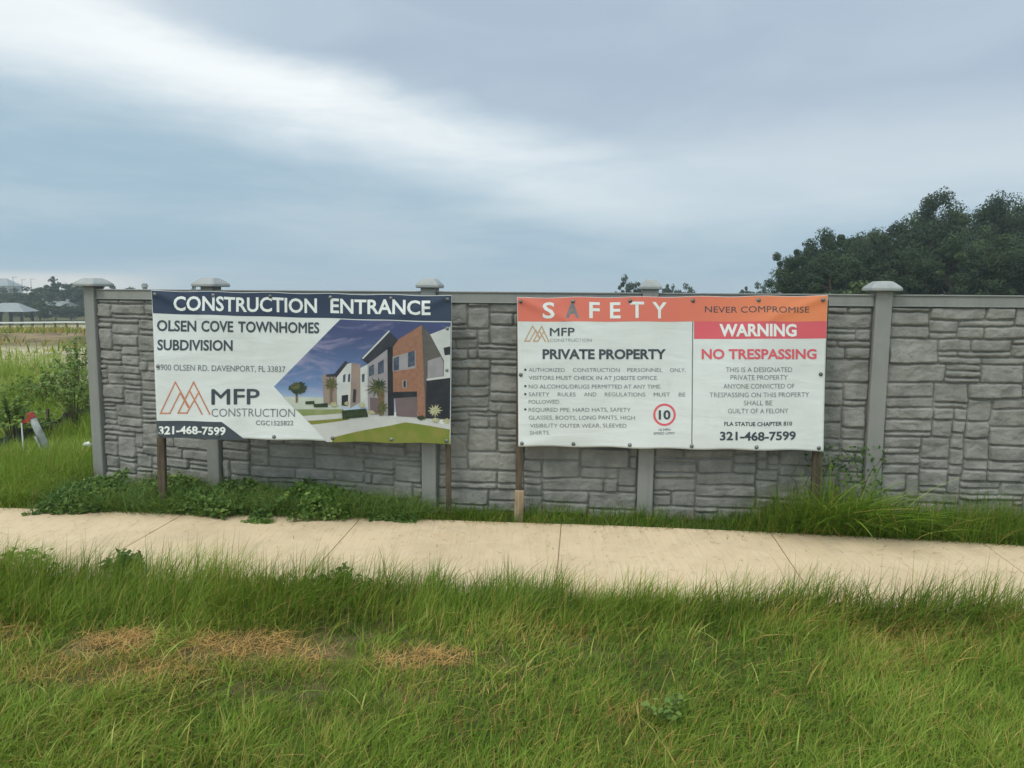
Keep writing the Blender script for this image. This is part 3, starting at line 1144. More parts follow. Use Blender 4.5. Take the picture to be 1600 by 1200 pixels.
b.build('header_band', [b.poly([(808.5, 465.4), (1292.5, 462.4), (1291.7, 501.8), (1083, 502.2), (809, 502.2)], 0.0008, HEAD)])
b.build('warning_band', [b.poly([(1083, 502.2), (1291.7, 501.8), (1291.0, 528.6), (1083, 529.5)], 0.0008, REDP)])
b.build('divider_line', [b.poly([(1080.2, 502.4), (1081.8, 502.4), (1079.9, 699.5), (1078.2, 699.5)], 0.0010, GREYTX2)])
lets = [('S', 275, 365), ('F', 622, 700), ('E', 776, 855), ('T', 925, 1030), ('Y', 1092, 1200)]
b.build('lettering', [b.line(ch, z3(a, 0)[0], z3(c_, 0)[0], z3(0, 270)[1], z3(0, 156)[1], WHITETX, 0.02) for ch, a, c_ in lets])
b.build('lettering', [b.line('A', z3(446, 0)[0], z3(546, 0)[0], z3(0, 268)[1], z3(0, 160)[1], GREYTX2, 0.03)], 'dark grey letter A')
b.build('mountain_logo', [b.stroke([z3(*p) for p in ((250, 415), (200, 333), (143, 445), (178, 445), (225, 362))], 1.8, 0.0011, TANPR),
                          b.stroke([z3(*p) for p in ((320, 447), (268, 333), (208, 445), (240, 445), (285, 370))], 1.8, 0.0014, TANPR),
                          b.stroke([z3(*p) for p in ((225, 362), (245, 415))], 1.6, 0.0016, TANPR),
                          b.stroke([z3(*p) for p in ((250, 368), (296, 447))], 1.8, 0.0018, TANPR)])
b.build('lettering', [b.line('MFP', *[z3(q, 0)[0] for q in (330, 512)], z3(0, 405)[1], z3(0, 346)[1], SLATE, 0.012)])
b.build('lettering', [b.line('CONSTRUCTION', *[z3(q, 0)[0] for q in (328, 640)], z3(0, 449)[1], z3(0, 426)[1], GREYTX, 0.0)])
b.build('lettering', [b.line('PRIVATE PROPERTY', *[z3(q, 0)[0] for q in (275, 1195)], z3(0, 576)[1], z3(0, 508)[1], SLATE, 0.034)])


def para(rows):
    for items, base, top in rows:
        b.build('lettering', b.words([(w_, z3(a, 0)[0], z3(c_, 0)[0]) for w_, a, c_ in items], z3(0, base)[1], z3(0, top)[1], GREYTX2, -0.003, 0.001))


para([([('AUTHORIZED', 172, 440), ('CONSTRUCTION', 500, 848), ('PERSONNEL', 905, 1168), ('ONLY,', 1225, 1342)], 674, 646),
      ([('VISITORS MUST CHECK IN AT JOBSITE OFFICE.', 172, 1135)], 734, 705),
      ([('NO ALCOHOL/DRUGS PERMITTED AT ANY TIME.', 172, 1158)], 799, 770),
      ([('SAFETY', 172, 325), ('RULES', 388, 520), ('AND', 583, 675), ('REGULATIONS', 738, 1040), ('MUST', 1103, 1225), ('BE', 1290, 1340)], 858, 829),
      ([('FOLLOWED.', 172, 408)], 914, 886),
      ([('REQUIRED PPE: HARD HATS, SAFETY', 172, 930)], 974, 945),
      ([('GLASSES, BOOTS, LONG PANTS, HIGH', 172, 962)], 1034, 1004),
      ([('VISIBILITY OUTER WEAR, SLEEVED', 182, 900)], 1094, 1065),
      ([('SHIRTS.', 180, 330)], 1148, 1119)])
for yy in (660, 783, 843, 957):
    b.build('bullet_point', [b.ring(*z3(147, yy), 0.05, 1.9, 0.0014, SLATE, 14)])
b.build('speed_limit_emblem', [b.ring(*z3(1183, 997), 14.2, 17.6, 0.0014, REDP),
                               b.line('10', z3(1140, 0)[0], z3(1228, 0)[0], z3(0, 1030)[1], z3(0, 966)[1], SLATE, 0.03),
                               b.line('10 MPH', z3(1141, 0)[0], z3(1226, 0)[0], z3(0, 1119)[1], z3(0, 1101)[1], SLATE, 0.01),
                               b.line('SPEED LIMIT', z3(1102, 0)[0], z3(1262, 0)[0], z3(0, 1146)[1], z3(0, 1128)[1], SLATE, 0.01)])


def l4(body, a, c_, base, top, mt, bold=0.0, name='lettering'):
    b.build(name, [b.line(body, z4(a, 0)[0], z4(c_, 0)[0], z4(0, base)[1], z4(0, top)[1], mt, bold)])


l4('NEVER COMPROMISE', 258, 960, 206, 166, SLATE, 0.004)
l4('WARNING', 355, 875, 362, 286, WHITETX, 0.035)
l4('NO TRESPASSING', 235, 1012, 515, 453, REDP, 0.03)
for t_, a, c_, bs in (('THIS IS A DESIGNATED', 397, 846, 603), ('PRIVATE PROPERTY', 428, 815, 655), ('ANYONE CONVICTED OF', 380, 862, 714),
                      ('TRESPASSING ON THIS PROPERTY', 287, 962, 772), ('SHALL BE', 517, 710, 826), ('GUILTY OF A FELONY', 410, 820, 880)):
    l4(t_, a, c_, bs, bs - 31, GREYTX2, -0.003)
l4('FLA STATUE CHAPTER 810', 385, 846, 965, 939, SLATE, 0.02)
l4('321-468-7599', 356, 872, 1061, 1007, SLATE, 0.03)
us = [0.012, 0.185, 0.372, 0.575, 0.785, 0.985]
b.grommets([(u, 0.972) for u in us] + [(u, 0.022) for u in us] + [(0.010, 0.485), (0.986, 0.5)])
p = at_depth(810, 697, 6.19)
stake(sign2, p.x + 0.005, 6.205, 1.76, w=0.052)
p = at_depth(1277, 705, 6.0)
stake(sign2, p.x, 6.01, 1.78, w=0.062, lean=-0.01)
# raw wooden block driven in at the foot of the stake
q = on_ground(811, 813)
bm = bmesh.new()
box(bm, (0, 0, 0.085), (0.075, 0.045, 0.27), Matrix.Rotation(0.02, 3, 'Y'), 0.004)
for v in bm.verts:
    if v.co.z > 0.1:
        v.co.z += random.uniform(-0.012, 0.006)
blk = obj('wooden_block', bm, WOODL)
blk.location = (q.x, q.y + 0.09, 0)
tag(blk, 'short pale raw wooden block at the foot of the left safety banner stake', 'wooden block')


# ------------------------------------------------------------------ grass and leaves
def blades(base, h, lean, bend, width, tint, dry, seg=3):
    """n tapered bent strips; lean = horizontal direction angle"""
    n = len(base)
    lv = seg + 1
    t = np.linspace(0, 1, lv)[None, :]
    dirx, diry = np.cos(lean)[:, None], np.sin(lean)[:, None]
    wa = lean + np.pi / 2 + RNG.uniform(-1.0, 1.0, n)
    wx, wy = np.cos(wa)[:, None], np.sin(wa)[:, None]
    b_ = bend[:, None]
    hh = h[:, None]
    out = hh * b_ * (0.35 * t + 0.65 * t ** 2)
    zz = hh * (t - 0.38 * np.minimum(b_, 1.4) * t ** 2)
    ww = width[:, None] * (1 - t ** 1.6 * 0.93) * 0.5
    cx = base[:, 0:1] + dirx * out
    cy = base[:, 1:2] + diry * out
    cz = base[:, 2:3] + zz
    L = np.stack([cx - wx * ww, cy - wy * ww, cz], -1)
    R = np.stack([cx + wx * ww, cy + wy * ww, cz + ww * 0.3], -1)
    V = np.stack([L, R], 2).reshape(n, lv * 2, 3)
    q = np.array([[2 * k, 2 * k + 1, 2 * k + 3, 2 * k + 2] for k in range(seg)])
    Q = (np.arange(n)[:, None, None] * (lv * 2) + q[None]).reshape(-1, 4)
    ti = np.repeat(tint, lv * 2)
    dr = np.repeat(dry, lv * 2)
    return V.reshape(-1, 3), Q, ti, dr


def leaves(pos, nrm, size, tint, dry=None, aspect=0.6):
    """diamond leaves folded a little along the midrib"""
    n = len(pos)
    a = RNG.normal(size=(n, 3))
    ax = np.cross(nrm, a)
    ax /= np.linalg.norm(ax, axis=1, keepdims=True) + 1e-9
    bx = np.cross(nrm, ax)
    s = size[:, None]
    V = np.stack([pos - ax * s * 0.5, pos + bx * s * aspect * 0.5 + nrm * s * 0.08 - ax * s * 0.05,
                  pos + ax * s * 0.5 - nrm * s * 0.06, pos - bx * s * aspect * 0.5 + nrm * s * 0.08 - ax * s * 0.05], 1)
    Q = np.arange(n * 4).reshape(n, 4)
    ti = np.repeat(tint, 4)
    dr = np.repeat(np.zeros(n) if dry is None else dry, 4)
    return V.reshape(-1, 3), Q, ti, dr


def merge(parts):
    V, Q, A, B = [], [], [], []
    k = 0
    for v, q, a, b_ in parts:
        V.append(v)
        Q.append(q + k)
        A.append(a)
        B.append(b_)
        k += len(v)
    return np.concatenate(V), np.concatenate(Q), np.concatenate(A), np.concatenate(B)


def foliage(name, parts, mt, parent=None):
    V, Q, A, B = merge(parts)
    return np_mesh(name, V, Q, mt, parent, False, {'tint': A, 'dry': B})


def with_z(x, y):
    return np.stack([x, y, terrain(x, y) - 0.01], -1)


# ---- lawn in front of the walk
def straw_mask(x, y):
    m_ = np.zeros_like(x)
    for cx, cy, rx, ry, k in ((-2.10, 3.80, 0.24, 0.15, 1.0), (-1.42, 3.78, 0.30, 0.16, 1.0), (-0.99, 3.70, 0.13, 0.10, 0.9), (-0.46, 3.66, 0.26, 0.11, 0.85),
                              (1.62, 4.12, 0.30, 0.09, 0.6), (0.45, 4.42, 0.12, 0.08, 0.6), (-2.75, 3.92, 0.25, 0.12, 0.5), (2.05, 3.95, 0.25, 0.07, 0.4), (-1.9, 3.5, 0.5, 0.14, 0.30), (-0.65, 4.25, 0.35, 0.06, 0.4)):
        m_ = np.maximum(m_, k * sstep(1.25, 0.55, np.sqrt(((x - cx) / rx) ** 2 + ((y - cy) / ry) ** 2) + 0.7 * (fbm(x * 5, y * 5, 3, 77) - 0.5)))
    return m_


def lawn():
    N = 300000
    y = 1.9 + (6.6 - 1.9) * RNG.random(N) ** 0.95
    x = RNG.uniform(-1, 1, N) * (0.74 * y + 1.3)
    edge = near_y(x) + 0.05 * (fbm(x * 6, y * 0, 3, 40) - 0.5) * 2
    ok = y < edge + 0.02 + 0.06 * sstep(0.5, 2.5, x)
    x, y = x[ok], y[ok]
    thin = sstep(2.2, 1.9, y)
    ok = RNG.random(len(x)) > thin * 0.6
    x, y = x[ok], y[ok]
    st = straw_mask(x, y)
    patch = fbm(x * 1.1, y * 1.1, 4, 50)
    fine = fbm(x * 4.5, y * 4.5, 3, 60)
    clump = fbm(x * 9, y * 9, 2, 65)
    dedge = near_y(x) - y
    tall = sstep(3.85, 4.15, y + 0.25 * (fbm(x * 1.6, y * 0, 2, 90) - 0.5) - 0.08 * np.clip(x, -3, 3) * 0)
    tallL = tall * sstep(0.9, -0.2, x)
    rim = sstep(0.45, 0.05, dedge)
    short = sstep(3.1, 3.4, y) * (1 - tall) * sstep(0.9, 0.0, x)
    h = 0.055 + 0.10 * patch + 0.09 * (fine - 0.5) + 0.07 * tallL + 0.04 * tall + rim * (0.03 + 0.17 * (clump - 0.4) + 0.10 * sstep(0.3, 2.2, x) + 0.05 * sstep(-0.8, -2.2, x)) - 0.045 * short + 0.05 * sstep(1.0, 3.0, x) * sstep(1.0, 0.4, dedge)
    h = np.maximum(h, 0.03)
    h = h * RNG.uniform(0.6, 1.25, len(x))
    keep = RNG.random(len(x)) > np.clip(st * 1.1, 0, 0.93)
    # thinner turf where the pale soil shows
    keep &= RNG.random(len(x)) > 0.35 * sstep(0.62, 0.75, fbm(x * 2.3, y * 2.3, 3, 99))
    x, y, h, st, patch, fine, tall, tallL, rim, clump = [q[keep] for q in (x, y, h, st, patch, fine, tall, tallL, rim, clump)]
    n = len(x)
    comb = 5.0 * (fbm(x * 1.4 + 3, y * 1.4, 3, 81) - 0.5)
    lean = 0.1 + 0.7 * comb + RNG.normal(0.0, 0.9, n) + (1 - tall) * RNG.normal(0, 0.9, n)
    bend = np.abs(RNG.normal(0.5, 0.32, n)) + (1 - tall) * RNG.uniform(0.0, 0.35, n)
    wid = RNG.uniform(0.0026, 0.0062, n) * np.where(RNG.random(n) < 0.08, 1.6, 1.0)
    tint = np.clip(0.38 + 0.8 * (patch - 0.5) + 0.5 * (fine - 0.5) + RNG.normal(0, 0.18, n) - 0.03 * tall, 0, 1)
    dryp = np.clip(0.08 + 0.6 * st + 0.30 * sstep(0.5, 0.72, fbm(x * 1.7 + 9, y * 1.7, 3, 71)) * (1 - tall), 0, 0.9)
    dry = np.where(RNG.random(n) < dryp, RNG.uniform(0.35, 1.0, n), RNG.uniform(0, 0.12, n))
    parts = [blades(with_z(x, y), h, lean, bend, wid, tint, dry)]
    # broader leaves of other grasses and a few seed stalks among the turf
    k = 9000
    yb = 1.9 + 4.0 * RNG.random(k)
    xb = RNG.uniform(-1, 1, k) * (0.74 * yb + 1.2)
    ok = (yb < near_y(xb) - 0.02) & (RNG.random(k) < 0.25 + 0.9 * sstep(0.45, 0.65, fbm(xb * 2.1, yb * 2.1, 3, 191))) & (straw_mask(xb, yb) < 0.3)
    xb, yb = xb[ok], yb[ok]
    k = len(xb)
    parts.append(blades(with_z(xb, yb), RNG.uniform(0.07, 0.19, k), RNG.uniform(0, 6.28, k), np.abs(RNG.normal(0.8, 0.4, k)), RNG.uniform(0.006, 0.011, k),
                        np.clip(RNG.normal(0.62, 0.22, k), 0, 1), np.where(RNG.random(k) < 0.1, 0.6, 0.03), 4))
    k = 900
    yb = 2.2 + 2.6 * RNG.random(k)
    xb = RNG.uniform(-1, 1, k) * (0.74 * yb + 1.0)
    ok = yb < near_y(xb) - 0.05
    xb, yb = xb[ok], yb[ok]
    k = len(xb)
    parts.append(blades(with_z(xb, yb), RNG.uniform(0.16, 0.27, k), RNG.normal(0.3, 1.2, k), RNG.uniform(0.2, 0.9, k), RNG.uniform(0.0016, 0.0026, k),
                        np.clip(RNG.normal(0.8, 0.2, k), 0, 1), RNG.uniform(0.3, 0.8, k), 4))
    return parts, n


parts, nb = lawn()
tag(foliage('lawn_grass', parts, GRASS), 'lush green lawn grass growing between the camera and the sidewalk', 'grass', kind='stuff')

# dead straw lying in matted patches
N = 190000
y = RNG.uniform(2.0, 4.75, N)
x = RNG.uniform(-1, 1, N) * (0.74 * y + 0.9)
ok = RNG.random(N) < np.maximum(straw_mask(x, y) * 0.85, (0.03 + 0.09 * sstep(0.6, -0.6, x)) * sstep(0.42, 0.7, fbm(x * 1.9, y * 1.9, 3, 178))) * sstep(0.25, 0.55, fbm(x * 7, y * 7, 3, 177))
x, y = x[ok], y[ok]
n = len(x)
bs = with_z(x, y)
bs[:, 2] += RNG.uniform(0.008, 0.050, n)
tag(foliage('dry_straw', [blades(bs, RNG.uniform(0.014, 0.045, n), RNG.uniform(0, 2 * np.pi, n), RNG.uniform(1.6, 4.5, n), RNG.uniform(0.002, 0.0042, n),
                                 np.clip(RNG.normal(0.55, 0.25, n), 0, 1), RNG.uniform(0.85, 1, n))], GRASS),
    'matted dead straw lying in tan patches on the lawn', 'dry grass', kind='stuff')

# ---- strip of grass between the walk and the fence
N = 60000
x = RNG.uniform(-9, 7.5, N)
fy = far_y(x)
wy_ = np.where(x < -4.02, fy + 1.6, wall_y(x) - 0.05)
y = fy - 0.04 + (wy_ - fy + 0.04) * RNG.random(N)
big = fbm(x * 1.3, y * 1.3, 3, 120)
den = np.where(x < -4, 1.0, np.clip((wy_ - fy) * 2.2, 0.25, 1.0))
den = den * np.interp(x, [-4, -3.5, -1, -0.3, 0.2, 1.0, 2.2, 3, 5], [1, 0.5, 0.45, 0.6, 0.5, 0.55, 0.9, 0.9, 0.9])
ok = (RNG.random(N) < den) & (y > fy - 0.05)
x, y, big, fy = x[ok], y[ok], big[ok], fy[ok]
n = len(x)
h = (np.interp(x, [-9, -4.5, -3, -0.6, 0.9, 1.6, 2.3, 2.6, 3.2, 7], [0.36, 0.33, 0.22, 0.18, 0.19, 0.27, 0.44, 0.44, 0.36, 0.33])) * RNG.uniform(0.4, 1.25, n) * (0.15 + 1.6 * np.clip(big - 0.1, 0, 1))
lean = RNG.normal(-1.3, 1.5, n)
tint = np.clip(RNG.normal(0.20, 0.17, n) + 0.6 * (big - 0.5), 0, 1)
tint = np.where(x < -4, tint + 0.22, tint)
dry = np.where(RNG.random(n) < 0.10, RNG.uniform(0.3, 0.9, n), 0.03)
tag(foliage('verge_grass', [blades(with_z(x, y), h, lean, np.abs(RNG.normal(0.6, 0.4, n)), RNG.uniform(0.003, 0.006, n), tint, dry)], GRASS),
    'uncut dark green grass along the foot of the stone fence', 'grass', kind='stuff')

# ---- creeping vines at the left foot of the fence
N = 26000
x = RNG.uniform(-3.95, -0.75, N)
fy = far_y(x)
over = 0.10 * sstep(0.45, 0.75, fbm(x * 2.2, x * 0, 3, 131)) + 0.12 * sstep(-3.3, -3.6, x) + 0.16 * np.exp(-((x + 2.15) / 0.35) ** 2)
ybeg, yend = fy - 0.03 - over, np.minimum(wall_y(x) - 0.08, fy + 0.62)
t = RNG.random(N)
y = ybeg + (yend - ybeg) * t
mound = np.clip(0.02 + 0.36 * (fbm(x * 3.4, y * 3.5, 4, 140) - 0.12), 0.02, 1) * np.interp(t, [0, 0.15, 0.5, 1], [0.25, 0.7, 1.0, 0.8]) * np.interp(x, [-3.95, -3.5, -1.9, -1.3, -0.75], [0.5, 1.15, 1.0, 0.8, 0.25])
z = mound * RNG.random(N) ** 0.45
keep = RNG.random(N) < np.interp(x, [-3.95, -3.6, -1.7, -0.75], [0.3, 1, 0.85, 0.2]) * sstep(0.36, 0.56, fbm(x * 5, y * 5, 3, 155) + 0.12 * t)
x, y, z = x[keep], y[keep], z[keep]
n = len(x)
nm = RNG.normal(size=(n, 3)) * 0.6 + np.array([0, -0.35, 1.0])
nm /= np.linalg.norm(nm, axis=1, keepdims=True)
tint = np.clip(RNG.normal(0.46, 0.2, n) + 0.8 * (fbm(x * 5, y * 5, 2, 150) - 0.5), 0, 1)
vp = [leaves(np.stack([x, y, terrain(x, y) + z + 0.02], -1), nm, RNG.uniform(0.018, 0.050, n), tint, None, 0.72)]
k = 10000
xs = RNG.uniform(-3.9, -0.7, k)
ys = far_y(xs) + RNG.uniform(-0.05, 0.5, k)
vp.append(blades(with_z(xs, ys), RNG.uniform(0.10, 0.36, k), RNG.uniform(0, 6.28, k), RNG.uniform(0.4, 1.6, k), RNG.uniform(0.003, 0.006, k), np.clip(RNG.normal(0.5, 0.2, k), 0, 1), np.zeros(k)))
tag(foliage('ground_cover_vines', vp, WEED), 'mound of dark green creeping vines spilling from the fence onto the sidewalk', 'ground cover', kind='stuff')


def weed_plant(px, r, h, n, label, seed, tintm=0.45, size=(0.03, 0.07), cat='weed'):
    rg = np.random.default_rng(seed)
    root = thing('weed_plant', label, cat, (px.x, px.y, float(terrain(px.x, px.y))))
    bm = bmesh.new()
    tips = []
    for k in range(max(5, n // 16)):
        a, q = rg.uniform(0, 6.28), rg.uniform(0.1, 1)
        tip = Vector((math.cos(a) * r * q, math.sin(a) * r * q * 0.7, h * (1.05 - 0.5 * q) * rg.uniform(0.7, 1.1)))
        mid = Vector((tip.x * 0.4, tip.y * 0.4, tip.z * 0.65))
        tube(bm, [(0, 0, -0.02), mid, tip], [0.004, 0.003, 0.0012], 5)
        tips.append((mid, tip))
    obj('stem', bm, MATS['bark'], root)
    ii = rg.integers(0, len(tips), n)
    f = rg.random(n) ** 0.6
    P_ = np.array([tuple(tips[i][0].lerp(tips[i][1], float(q))) for i, q in zip(ii, f)]) + rg.normal(0, 0.018, (n, 3))
    nm = rg.normal(size=(n, 3)) * 0.6 + np.array([0, -0.3, 1])
    nm /= np.linalg.norm(nm, axis=1, keepdims=True)
    foliage('leaf_cluster', [leaves(P_, nm, rg.uniform(*size, n), np.clip(rg.normal(tintm, 0.2, n), 0, 1), None, 0.6)], WEED, root)
    return root


weed_plant(on_ground(195, 893), 0.20, 0.15, 200, 'broad leaved dark green weed at the near sidewalk edge beside the left joint', 201, 0.3)
weed_plant(on_ground(35, 885), 0.28, 0.17, 260, 'greyish low weed at the near sidewalk edge on the far left', 202, 0.7, (0.02, 0.045))
weed_plant(on_ground(530, 915), 0.24, 0.15, 260, 'low dark green weed among tall grass below the sidewalk joint under the townhouse picture', 203, 0.2, (0.025, 0.05))
weed_plant(on_ground(1045, 1130), 0.13, 0.14, 90, 'small bright green weed in the open lawn in the foreground', 204, 0.7, (0.02, 0.045))

# tall arching grass clumps by the right hand stake
def grass_clump(x0, y0, n, h, spread, label, seed, tintm, wid=(0.005, 0.010), name='grass_clump', dir0=None):
    rg = np.random.default_rng(seed)
    x = x0 + rg.normal(0, spread, n)
    y = y0 + rg.normal(0, spread * 0.35, n)
    y = np.minimum(y, wall_y(x) - 0.09)
    le = rg.uniform(0, 6.28, n) if dir0 is None else rg.normal(dir0, 0.9, n)
    # keep blades from leaning into the wall
    le = np.where(np.sin(le) > 0.3, -le, le)
    V = blades(np.stack([x - x0, y - y0, np.zeros(n)], -1), h * rg.uniform(0.45, 1.15, n), le, np.abs(rg.normal(0.85, 0.35, n)), rg.uniform(*wid, n),
               np.clip(rg.normal(tintm, 0.2, n), 0, 1), np.where(rg.random(n) < 0.06, 0.7, 0.0), 6)
    o = foliage(name, [V], GRASS)
    o.location = (x0, y0, float(terrain(x0, y0)))
    return tag(o, label, 'grass clump', 'tall grass clumps against the fence')


grass_clump(2.62, 5.80, 320, 0.66, 0.13, 'tall clump of long arching bright grass between the right banner stake and the fence post', 301, 0.55, (0.006, 0.013))
grass_clump(3.05, 5.74, 300, 0.45, 0.22, 'lower spreading grass clump in front of the fence post right of the banners', 302, 0.35, (0.006, 0.011))
grass_clump(2.30, 5.84, 220, 0.45, 0.15, 'dark grass clump at the foot of the right banner stake', 303, 0.25)
grass_clump(-1.62, 6.28, 120, 0.50, 0.16, 'sparse arching grass clump under the townhouse banner in front of the vines', 304, 0.15, (0.004, 0.007))
grass_clump(-0.35, 6.15, 150, 0.22, 0.14, 'short grass tuft between the two banners at the sidewalk edge', 305, 0.25, (0.004, 0.007))

# thin dark climbing vine on the fence by the right stake
bm = bmesh.new()
rg = random.Random(5)
for k in range(9):
    x_ = 2.45 + rg.uniform(-0.05, 0.42)
    pts = [(x_, float(wall_y(x_)) - 0.11, 0.0)]
    for s_ in range(7):
        x_ += rg.uniform(-0.07, 0.08)
        pts.append((x_, float(wall_y(x_)) - 0.085 - rg.uniform(0, 0.04), pts[-1][2] + rg.uniform(0.04, 0.12)))
    tube(bm, pts, [0.005, 0.004, 0.004, 0.0035, 0.003, 0.003, 0.0025, 0.002], 5)
vine = thing('climbing_vine', 'thin dark vine climbing the stone fence beside the right post of the red banner', 'vine', (0, 0, 0))
obj('stem', bm, BARK, vine)
n = 420
xx = RNG.uniform(2.38, 2.98, n)
zz = RNG.random(n) ** 1.3 * 0.62
nm = RNG.normal(size=(n, 3)) * 0.5 + np.array([0, -1, 0.5])
nm /= np.linalg.norm(nm, axis=1, keepdims=True)
foliage('leaf_cluster', [leaves(np.stack([xx, wall_y(xx) - RNG.uniform(0.06, 0.14, n), zz], -1), nm, RNG.uniform(0.02, 0.045, n), np.clip(RNG.normal(0.2, 0.2, n), 0, 1))], WEED, vine)

# clippings and bits blown on to the walk
n = 3600
x = RNG.uniform(-7, 6, n)
t = RNG.random(n)
t = np.where(RNG.random(n) < 0.6, t ** 3 * 0.5, 1 - t ** 3 * 0.5)
t = np.where(RNG.random(n) < 0.12, RNG.random(n), t)
y = far_y(x) - 0.02 - t * (WALK_W - 0.04)
tag(foliage('grass_clippings', [blades(np.stack([x, y, np.full(n, 0.004)], -1), RNG.uniform(0.008, 0.015, n), RNG.uniform(0, 6.28, n), RNG.uniform(2, 6, n), RNG.uniform(0.002, 0.005, n),
                                       np.clip(RNG.normal(0.2, 0.2, n), 0, 1), np.where(RNG.random(n) < 0.7, RNG.uniform(0.5, 1, n), 0.1))], GRASS),
    'dry grass clippings scattered along the edges of the sidewalk', 'clippings', kind='stuff')

# ---- weedy field left of the fence
N = 120000
y = 6.4 + (25 - 6.4) * RNG.random(N) ** 1.7
x = -y * RNG.uniform(0.40, 0.98, N)
ok = (x < -4.15) | (y > wall_y(x) + 0.2)
bk = fbm(x * 0.35, y * 0.35, 4, 5)
sd = sstep(12, 16, y) * sstep(-5, -8, x) * sstep(0.36, 0.55, bk + 0.10 * sstep(19, 24, y))
ok &= RNG.random(N) > np.maximum(sd * 0.97, 0.72 * sstep(10.0, 14.0, y) * sstep(0.40, 0.56, fbm(x * 0.9, y * 0.6, 4, 201)))
ok &= y > far_y(x) + 0.05
x, y = x[ok], y[ok]
n = len(x)
cl = fbm(x * 0.8, y * 0.8, 4, 160)
h = (0.17 + 0.85 * np.clip(cl - 0.30, 0, 1) * sstep(6.8, 9.0, y)) * RNG.uniform(0.5, 1.3, n)
tint = np.clip(0.42 + 1.1 * (cl - 0.5) * -0.6 + RNG.normal(0, 0.17, n), 0, 1)
tint = np.where(y < 8.6, tint + 0.2, tint + 0.12 + 0.2 * sstep(9, 14, y))
dry = np.where(RNG.random(n) < 0.07, RNG.uniform(0.3, 0.9, n), 0.02)
wid = np.clip(0.0007 * y, 0.005, 0.016) * RNG.uniform(0.7, 1.2, n)
k = 16000
yk = RNG.uniform(22, 62, k)
xk = -yk * RNG.uniform(0.42, 0.98, k)
ck = fbm(xk * 0.2, yk * 0.3, 4, 171)
kk = RNG.random(k) < sstep(0.42, 0.62, ck) * sstep(0.0, 0.3, np.abs(yk - 24) / 10)
xk, yk = xk[kk], yk[kk]
k = len(xk)
fp = [blades(with_z(xk, yk), RNG.uniform(0.15, 0.55, k), RNG.uniform(0, 6.28, k), RNG.uniform(0.2, 0.9, k), RNG.uniform(0.03, 0.07, k), np.clip(RNG.normal(0.3, 0.2, k), 0, 1), np.where(RNG.random(k) < 0.5, RNG.uniform(0.3, 0.8, k), 0.1))]
fp += [blades(with_z(x, y), h, RNG.uniform(0, 6.28, n), np.abs(RNG.normal(0.5, 0.35, n)), wid, tint, dry)]
tag(foliage('field_weeds', fp, GRASS), 'unmown green weeds and grass in the field left of the fence', 'weeds', kind='stuff')

# leafy weeds standing in the field
for i, (px_, py_, r_, h_, sd_, lb) in enumerate(((20, 690, 0.55, 0.62, 401, 'tall leafy weed at the far left edge behind the red marker flag'),
                                                 (75, 640, 0.75, 0.70, 402, 'wide leafy weed in the field beyond the leaning marker pipe'),
                                                 (118, 672, 0.55, 0.95, 403, 'leafy weed just left of the end fence post'),
                                                 (125, 630, 0.80, 1.15, 404, 'dark leafy weed behind the end fence post'))):
    weed_plant(on_ground(px_, py_), r_, h_, 760, lb, sd_, 0.7, (0.03, 0.075))

# ------------------------------------------------------------------ small things in the field on the left
WHITEP = mat('white_plastic', (0.72, 0.73, 0.72), (0.60, 0.61, 0.60), 12, 0.5)
REDPL = mat('red_plastic', (0.42, 0.055, 0.040), (0.26, 0.045, 0.03), 8, 0.55)
GREYPL = mat('grey_plastic', (0.30, 0.32, 0.31), (0.16, 0.17, 0.16), 7, 0.6)
SILT = mat('black_silt_fabric', (0.055, 0.066, 0.074), (0.090, 0.100, 0.105), 14, 0.75, 0.3, 60)
q = on_ground(37, 712)
fl = thing('marker_flag', 'thin white stake with a small red flap on top standing in the weeds', 'marker flag', (q.x, q.y, float(terrain(q.x, q.y))))
bm = bmesh.new()
tube(bm, [(0, 0, -0.02), (0.002, 0, 0.22), (0.0, 0, 0.40)], 0.008, 8)
obj('stake', bm, WHITEP, fl)
bm = bmesh.new()
g_ = [[[bm.verts.new((0.004 + 0.125 * i / 8, 0.014 * math.sin(i * 0.9) + th, 0.385 + 0.045 * i / 8 + 0.045 * j + 0.006 * math.sin(i * 1.3))) for j in (0, 1)] for i in range(9)] for th in (0, 0.004)]
for i in range(8):
    bm.faces.new((g_[0][i][0], g_[0][i + 1][0], g_[0][i + 1][1], g_[0][i][1]))
    bm.faces.new((g_[1][i][1], g_[1][i + 1][1], g_[1][i + 1][0], g_[1][i][0]))
    for j in (0, 1):
        bm.faces.new((g_[0][i][j], g_[1][i][j], g_[1][i + 1][j], g_[0][i + 1][j]))
obj('flap', bm, REDPL, fl)
q = on_ground(80, 712)
mk = thing('marker_pipe', 'leaning grey plastic pipe with a red cap in the weeds', 'marker pipe', (q.x, q.y, float(terrain(q.x, q.y))))
bm = bmesh.new()
tip = Vector((-0.20, 0.02, 0.46))
tube(bm, [(0.0, 0, -0.03), tip * 0.5, tip], [0.042, 0.040, 0.036], 14)
tube(bm, [(-0.03, -0.05, -0.02), tip * 0.55 + Vector((-0.03, -0.05, 0))], [0.012, 0.012], 8)
obj('pipe', bm, GREYPL, mk, True)
bm = bmesh.new()
tube(bm, [tip * 0.96, tip * 1.08, tip * 1.10], [0.041, 0.040, 0.030], 14)
obj('red_cap', bm, REDPL, mk)


